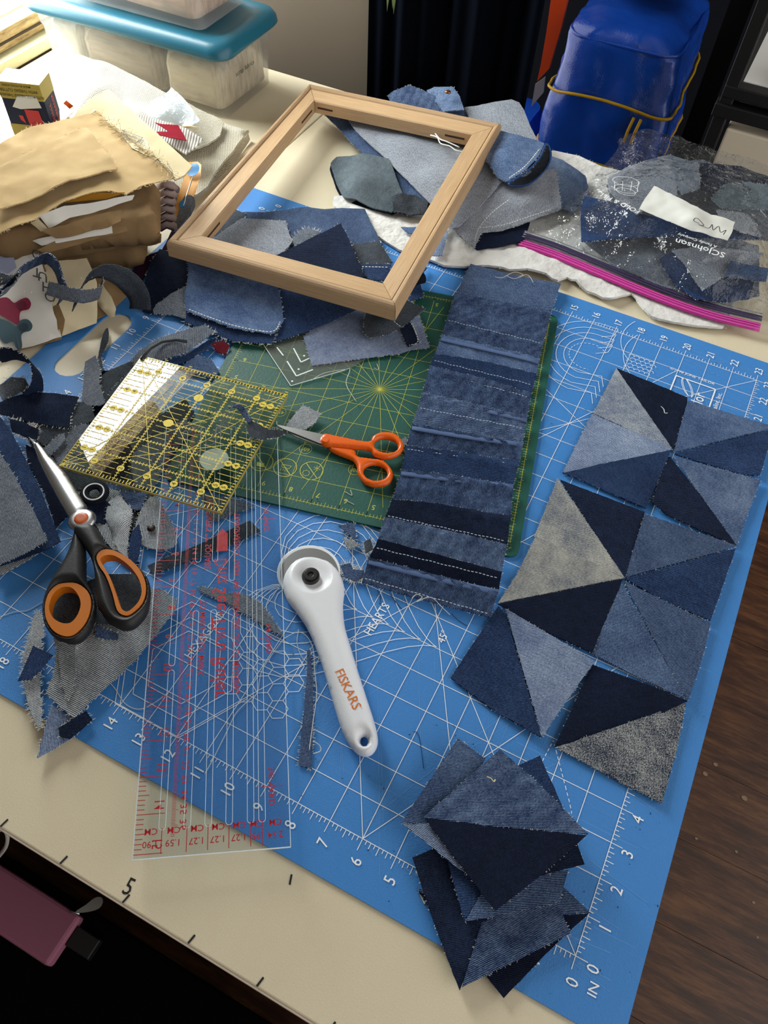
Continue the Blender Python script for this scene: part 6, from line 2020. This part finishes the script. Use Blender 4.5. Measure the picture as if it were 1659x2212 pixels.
tag(lt, 'dark specks of denim lint scattered over both mats', 'lint', kind='stuff')

# ================================================================== BEHIND THE TABLE
def blue_tarp():
    m = NT('blue_tarpaulin')
    v = m.coord('Object')
    n = m.noise(v, 9, 2.5, .5)
    n2 = m.noise(v, 420, 2)
    m.base(m.mix(n, '#0b369a', '#1c56c4'), .24, .6)
    m.bump(m.math('ADD', n, m.math('MULTIPLY', n2, .03)), .016)
    return m.m


TARP = blue_tarp()
ZIPY = plain('yellow_zip', '#c79a10', .5, .3)
tbg = root('storage_bag', (-.37, 1.62, FLOOR_Z), 'big glossy blue tarpaulin storage bag with yellow zip behind the table', 'storage bag')


def bagring(z, g, yaw=.03, nz=0.0):
    c = Vector((-.392, 1.63))
    out = []
    ring = resample([Vector((p[0], p[1], 0)) for p in rrect(-.110 - g, -.145 - g, .115 + g, .165 + g, .04, 6)], .012)
    m_ = 96
    per = [0]
    for i in range(len(ring)):
        per.append(per[-1] + (ring[(i + 1) % len(ring)] - ring[i]).length)
    for k in range(m_):
        d = per[-1] * k / m_
        i = max(j for j in range(len(ring)) if per[j] <= d)
        p = ring[i].lerp(ring[(i + 1) % len(ring)], (d - per[i]) / max(1e-9, per[i + 1] - per[i]))
        w = nz * (noise.noise(Vector((p.x * 14, p.y * 14, z * 11))) + .5 * noise.noise(Vector((p.x * 30 + z * 22, p.y * 30, z * 30))))
        r = Vector((p.x, p.y)).normalized() * w
        x, y = rot2(p.x + r.x, p.y + r.y, yaw)
        out.append(Vector((c.x + x, c.y + y, z + .4 * w)))
    return out


rings = []
for k in range(41):
    t = k / 40
    z = FLOOR_Z + .004 + t * .63
    rings.append(bagring(z, .018 * math.sin(t * 3.14), nz=.011 * min(1, t * 5)))
rings.append(bagring(FLOOR_Z + .650, -.008, nz=.010))
rings.append(bagring(FLOOR_Z + .660, -.035, nz=.012))
rings.append(bagring(FLOOR_Z + .664, -.055, nz=.006))
loft('bag_body', rings, TARP, tbg)
for zz_, g in ((-.205, .022), (-.33, .024)):
    rr = bagring(zz_, g - .0075, nz=.011)
    tube('zip_line', [Vector((p.x, p.y, p.z + .014 * math.sin(k * .131))) for k, p in enumerate(rr)], .0028, ZIPY, tbg, sides=6, closed=True)
vtop = bagring(FLOOR_Z + .642, -.003)
tube('seam_piping', vtop, .0030, TARP, tbg, sides=6, closed=True)
for x in (-.322, -.308):
    tube('zip_pull', [Vector((x, 1.466, -.205)), Vector((x - .003, 1.458, -.228)), Vector((x - .004, 1.455, -.250))], .0032, ZIPY, tbg, sides=6)
tb2 = root('storage_bag', (-.62, 1.66, FLOOR_Z), 'second blue tarpaulin bag slumped low beside the big one', 'storage bag')
rings = []
for k in range(8):
    t = k / 7
    g = .02 * math.sin(t * 3) - .10 * max(0, t - .75)
    rings.append([Vector((-.70 + p[0], 1.60 + p[1], FLOOR_Z + .002 + t * .36)) for p in rrect(-.14 - g, -.2 - g, .14 + g, .2 + g, .04, 5)])
loft('bag_body', rings, TARP, tb2)
strap = box('black_strap', (-.228, 1.52, FLOOR_Z), (-.190, 1.532, .35), plain('black_webbing', '#0b0b0d', .8, .1), None)
tag(strap, 'broad black webbing strap hanging between the blue bag and the shelf', 'strap')
RS = [P(1190, -20, 0), P(1190, 0, 0)]


def atY(px, py, Y):
    a, b = (px - 829.5) / CF, (py - 1106.0) / CF
    v = Vector((CR[0][0] * a + CR[1][0] * b + CR[2][0], CR[0][1] * a + CR[1][1] * b + CR[2][1], CR[0][2] * a + CR[1][2] * b + CR[2][2]))
    return CC + v * ((Y - CC.y) / v.y)


def hang(name, pts, Y, mat, label, cat, th=.004, wav=0.0):
    c = [atY(x, y, Y) for x, y in pts]
    n = len(c)
    V = [p + Vector((0, wav * math.sin(i * 2.1), 0)) for i, p in enumerate(c)] + [p + Vector((0, th, 0)) for p in c]
    F = [tuple(range(n)), tuple(range(2 * n - 1, n - 1, -1))] + [(i, n + i, n + (i + 1) % n, (i + 1) % n) for i in range(n)]
    o = mk(name, V, F, mat, None, smooth=False, uvs=[(v.x, v.z) for v in V])
    tag(o, label, cat)
    return o


hang('orange_strap', [(1194, -30), (1232, -30), (1212, 60), (1185, 150), (1160, 176), (1168, 140), (1180, 70)], 1.60, plain('orange_webbing', '#c4400e', .8, .2), 'orange red strap hanging in the dark left of the blue bag', 'strap', .012)
hang('paper_tag', [(1156, 182), (1178, 166), (1174, 200), (1148, 230)], 1.62, plain('grey_card', '#8e8880', .8), 'grey paper slip under the orange strap in the dark', 'paper', .003)
gb = root('garment_heap', (-.42, 1.66, -.09), 'dark crumpled garment with a plaid end lying on top of the blue bag', 'garment')
for nm, cx, cy, rx, ry, rz, m_ in (('garment_body', -.385, 1.655, .10, .07, .045, plain('black_garment', '#1a1a17', .9, .1, grain=.3, gscale=60)), ('plaid_end', -.50, 1.70, .045, .05, .05, plain('plaid_cloth', '#a2856a', .9, .1, grain=.6, gscale=70))):
    V, F = [], []
    for j in range(9):
        ph = -math.pi / 2 + math.pi * j / 8
        for i in range(18):
            t = 2 * math.pi * i / 18
            d = Vector((math.cos(ph) * math.cos(t), math.cos(ph) * math.sin(t), math.sin(ph)))
            k = .85 + .25 * noise.noise(d * 2.2 + Vector((cx * 9, 0, 0)))
            V.append((cx + d.x * rx * k, cy + d.y * ry * k, -.066 + rz * .95 + d.z * rz * k))
    for j in range(8):
        for i in range(18):
            F.append((j * 18 + i, j * 18 + (i + 1) % 18, (j + 1) * 18 + (i + 1) % 18, (j + 1) * 18 + i))
    mk(nm, V, F, m_, gb)
# black shelf unit with a white panel, black boxes and a cream drawer
sf_ = root('shelf_unit', (.05, 1.32, FLOOR_Z), 'black framed shelf unit with white back panel at the right edge', 'shelf unit')
BLK = plain('black_powder_coat', '#101012', .5, .4)
SX, SY = -.168, 1.20
box('post', (SX, SY, FLOOR_Z), (SX + .020, SY + .02, .55), BLK, sf_, bev=.002)
box('post', (SX + .40, SY, FLOOR_Z), (SX + .42, SY + .02, .55), BLK, sf_, bev=.002)
box('post', (SX + .40, SY + .28, FLOOR_Z), (SX + .42, SY + .30, .55), BLK, sf_, bev=.002)
box('shelf_board', (SX, SY - .002, -.012), (SX + .42, SY + .30, .006), BLK, sf_, bev=.002)
box('shelf_rail', (SX - .004, SY - .006, -.040), (SX + .42, SY + .02, -.020), BLK, sf_, bev=.002)
box('shelf_liner', (SX + .022, SY + .022, .0062), (SX + .398, SY + .278, .0075), plain('white_liner', '#d9d9d6', .6), sf_)
box('back_panel', (SX + .0, SY + .28, .007), (SX + .40, SY + .285, .45), plain('white_panel', '#cfcfcd', .6), sf_)
dwb = root('cream_drawer', (.05, 1.3, -.4), 'cream drawer front in the lower part of the black shelf', 'drawer')
box('drawer_box', (SX + .026, SY - .004, -.40), (SX + .395, SY + .25, -.052), plain('cream_drawer_paint', '#cfc3ae', .6), dwb, bev=.003)
box('drawer_floor_rail', (SX + .026, SY + .02, FLOOR_Z), (SX + .395, SY + .25, -.402), BLK, dwb)
cb = root('black_case', (SX + .12, SY + .05, .007), 'shiny black case with a steel clasp standing on the shelf', 'case')
box('case_body', (SX + .066, SY + .02, .0078), (SX + .20, SY + .085, .022), plain('glossy_black', '#0c0b0b', .15, .6), cb, bev=.003)
box('case_lid', (SX + .085, SY + .05, .0225), (SX + .20, SY + .09, .095), plain('glossy_black', '#0c0b0b', .15, .6), cb, bev=.004)
tube('clasp', [Vector((SX + .070, SY + .018, .024)), Vector((SX + .076, SY + .030, .045)), Vector((SX + .088, SY + .045, .062))], .005, STEEL, cb, sides=8)
# leaves of a hanging plant at the top
pl = root('trailing_plant', tuple(atY(848, -60, .93)), 'few narrow green leaf tips hanging at the top in front of the wall', 'plant')
for a, b in (((838, -60), (836, 26)), ((846, -60), (848, 20)), ((852, -60), (850, 32))):
    p, q = atY(*a, .93), atY(*b, .93)
    mid = p.lerp(q, .6) + Vector((.001, 0, 0))
    w = Vector((.0022, 0, 0))
    V = [p - w * .6, p + w * .6, mid + w, mid - w, q, p - w * .6 + Vector((0, .0008, 0)), mid + Vector((0, .001, 0))]
    mk('leaf', V, [(0, 1, 2, 3), (3, 2, 4), (0, 3, 6, 5)], plain('leaf_green', '#3d4a22', .6), pl)

# ================================================================== IN FRONT OF THE TABLE, BELOW
shade_blk = box('added_shade_block', (-.70, -.33, FLOOR_Z), (-.05, -.118, -.166), plain('floor_shade_black', '#040303', .95, .05), None, bev=.004)  # added block: its black paints in the floor shade, and it carries the case
tag(shade_blk, 'added tall black block painting in the floor shade before the table', 'shade block')
bk = root('maroon_case', (-.5, -.147, -.165), 'flat maroon case lying on the added black block below the table edge', 'case')
MAR = plain('maroon_cover', '#945a70', .6, .3, grain=.06, gscale=200)
box('case_cover', (-.64, -.1655, -.1655), (-.3415, -.1255, -.150), MAR, bk, bev=.003)
bc_ = root('binder_clip', tuple(P(185, 1985, -.16)), 'black binder clip with steel arms beside the maroon case', 'binder clip')
box('clip_body', (-.3410, -.148, -.1655), (-.318, -.132, -.1560), BLACKP, bc_, bev=.001)
for a, b, c, d in (((163, 1970), (188, 1962), (214, 1940), (190, 1968)),):
    pts = catmull([(a[0], a[1]), (186, 1954), (204, 1940), (218, 1938), (222, 1948), (214, 1962), (190, 1970)], 3)
    slab('clip_arm', W2(pts, -.148), [], -.148, .0008, STEEL, bc_, res=.01)
tube('clip_spine', [P(150, 1968, -.150), P(172, 1974, -.150)], .0008, STEEL, bc_)
tag(tube('white_cable', catmull([tuple(P(*p)) for p in ((-8, 1796, -.06), (8, 1792, -.05), (16, 1806, -.06), (12, 1830, -.09), (-8, 1856, -.13))], 5, closed=False), .0016, plain('white_cable', '#b9b4ac', .5)), 'loop of white cable hanging over the front edge of the table', 'cable')


drop_flags()
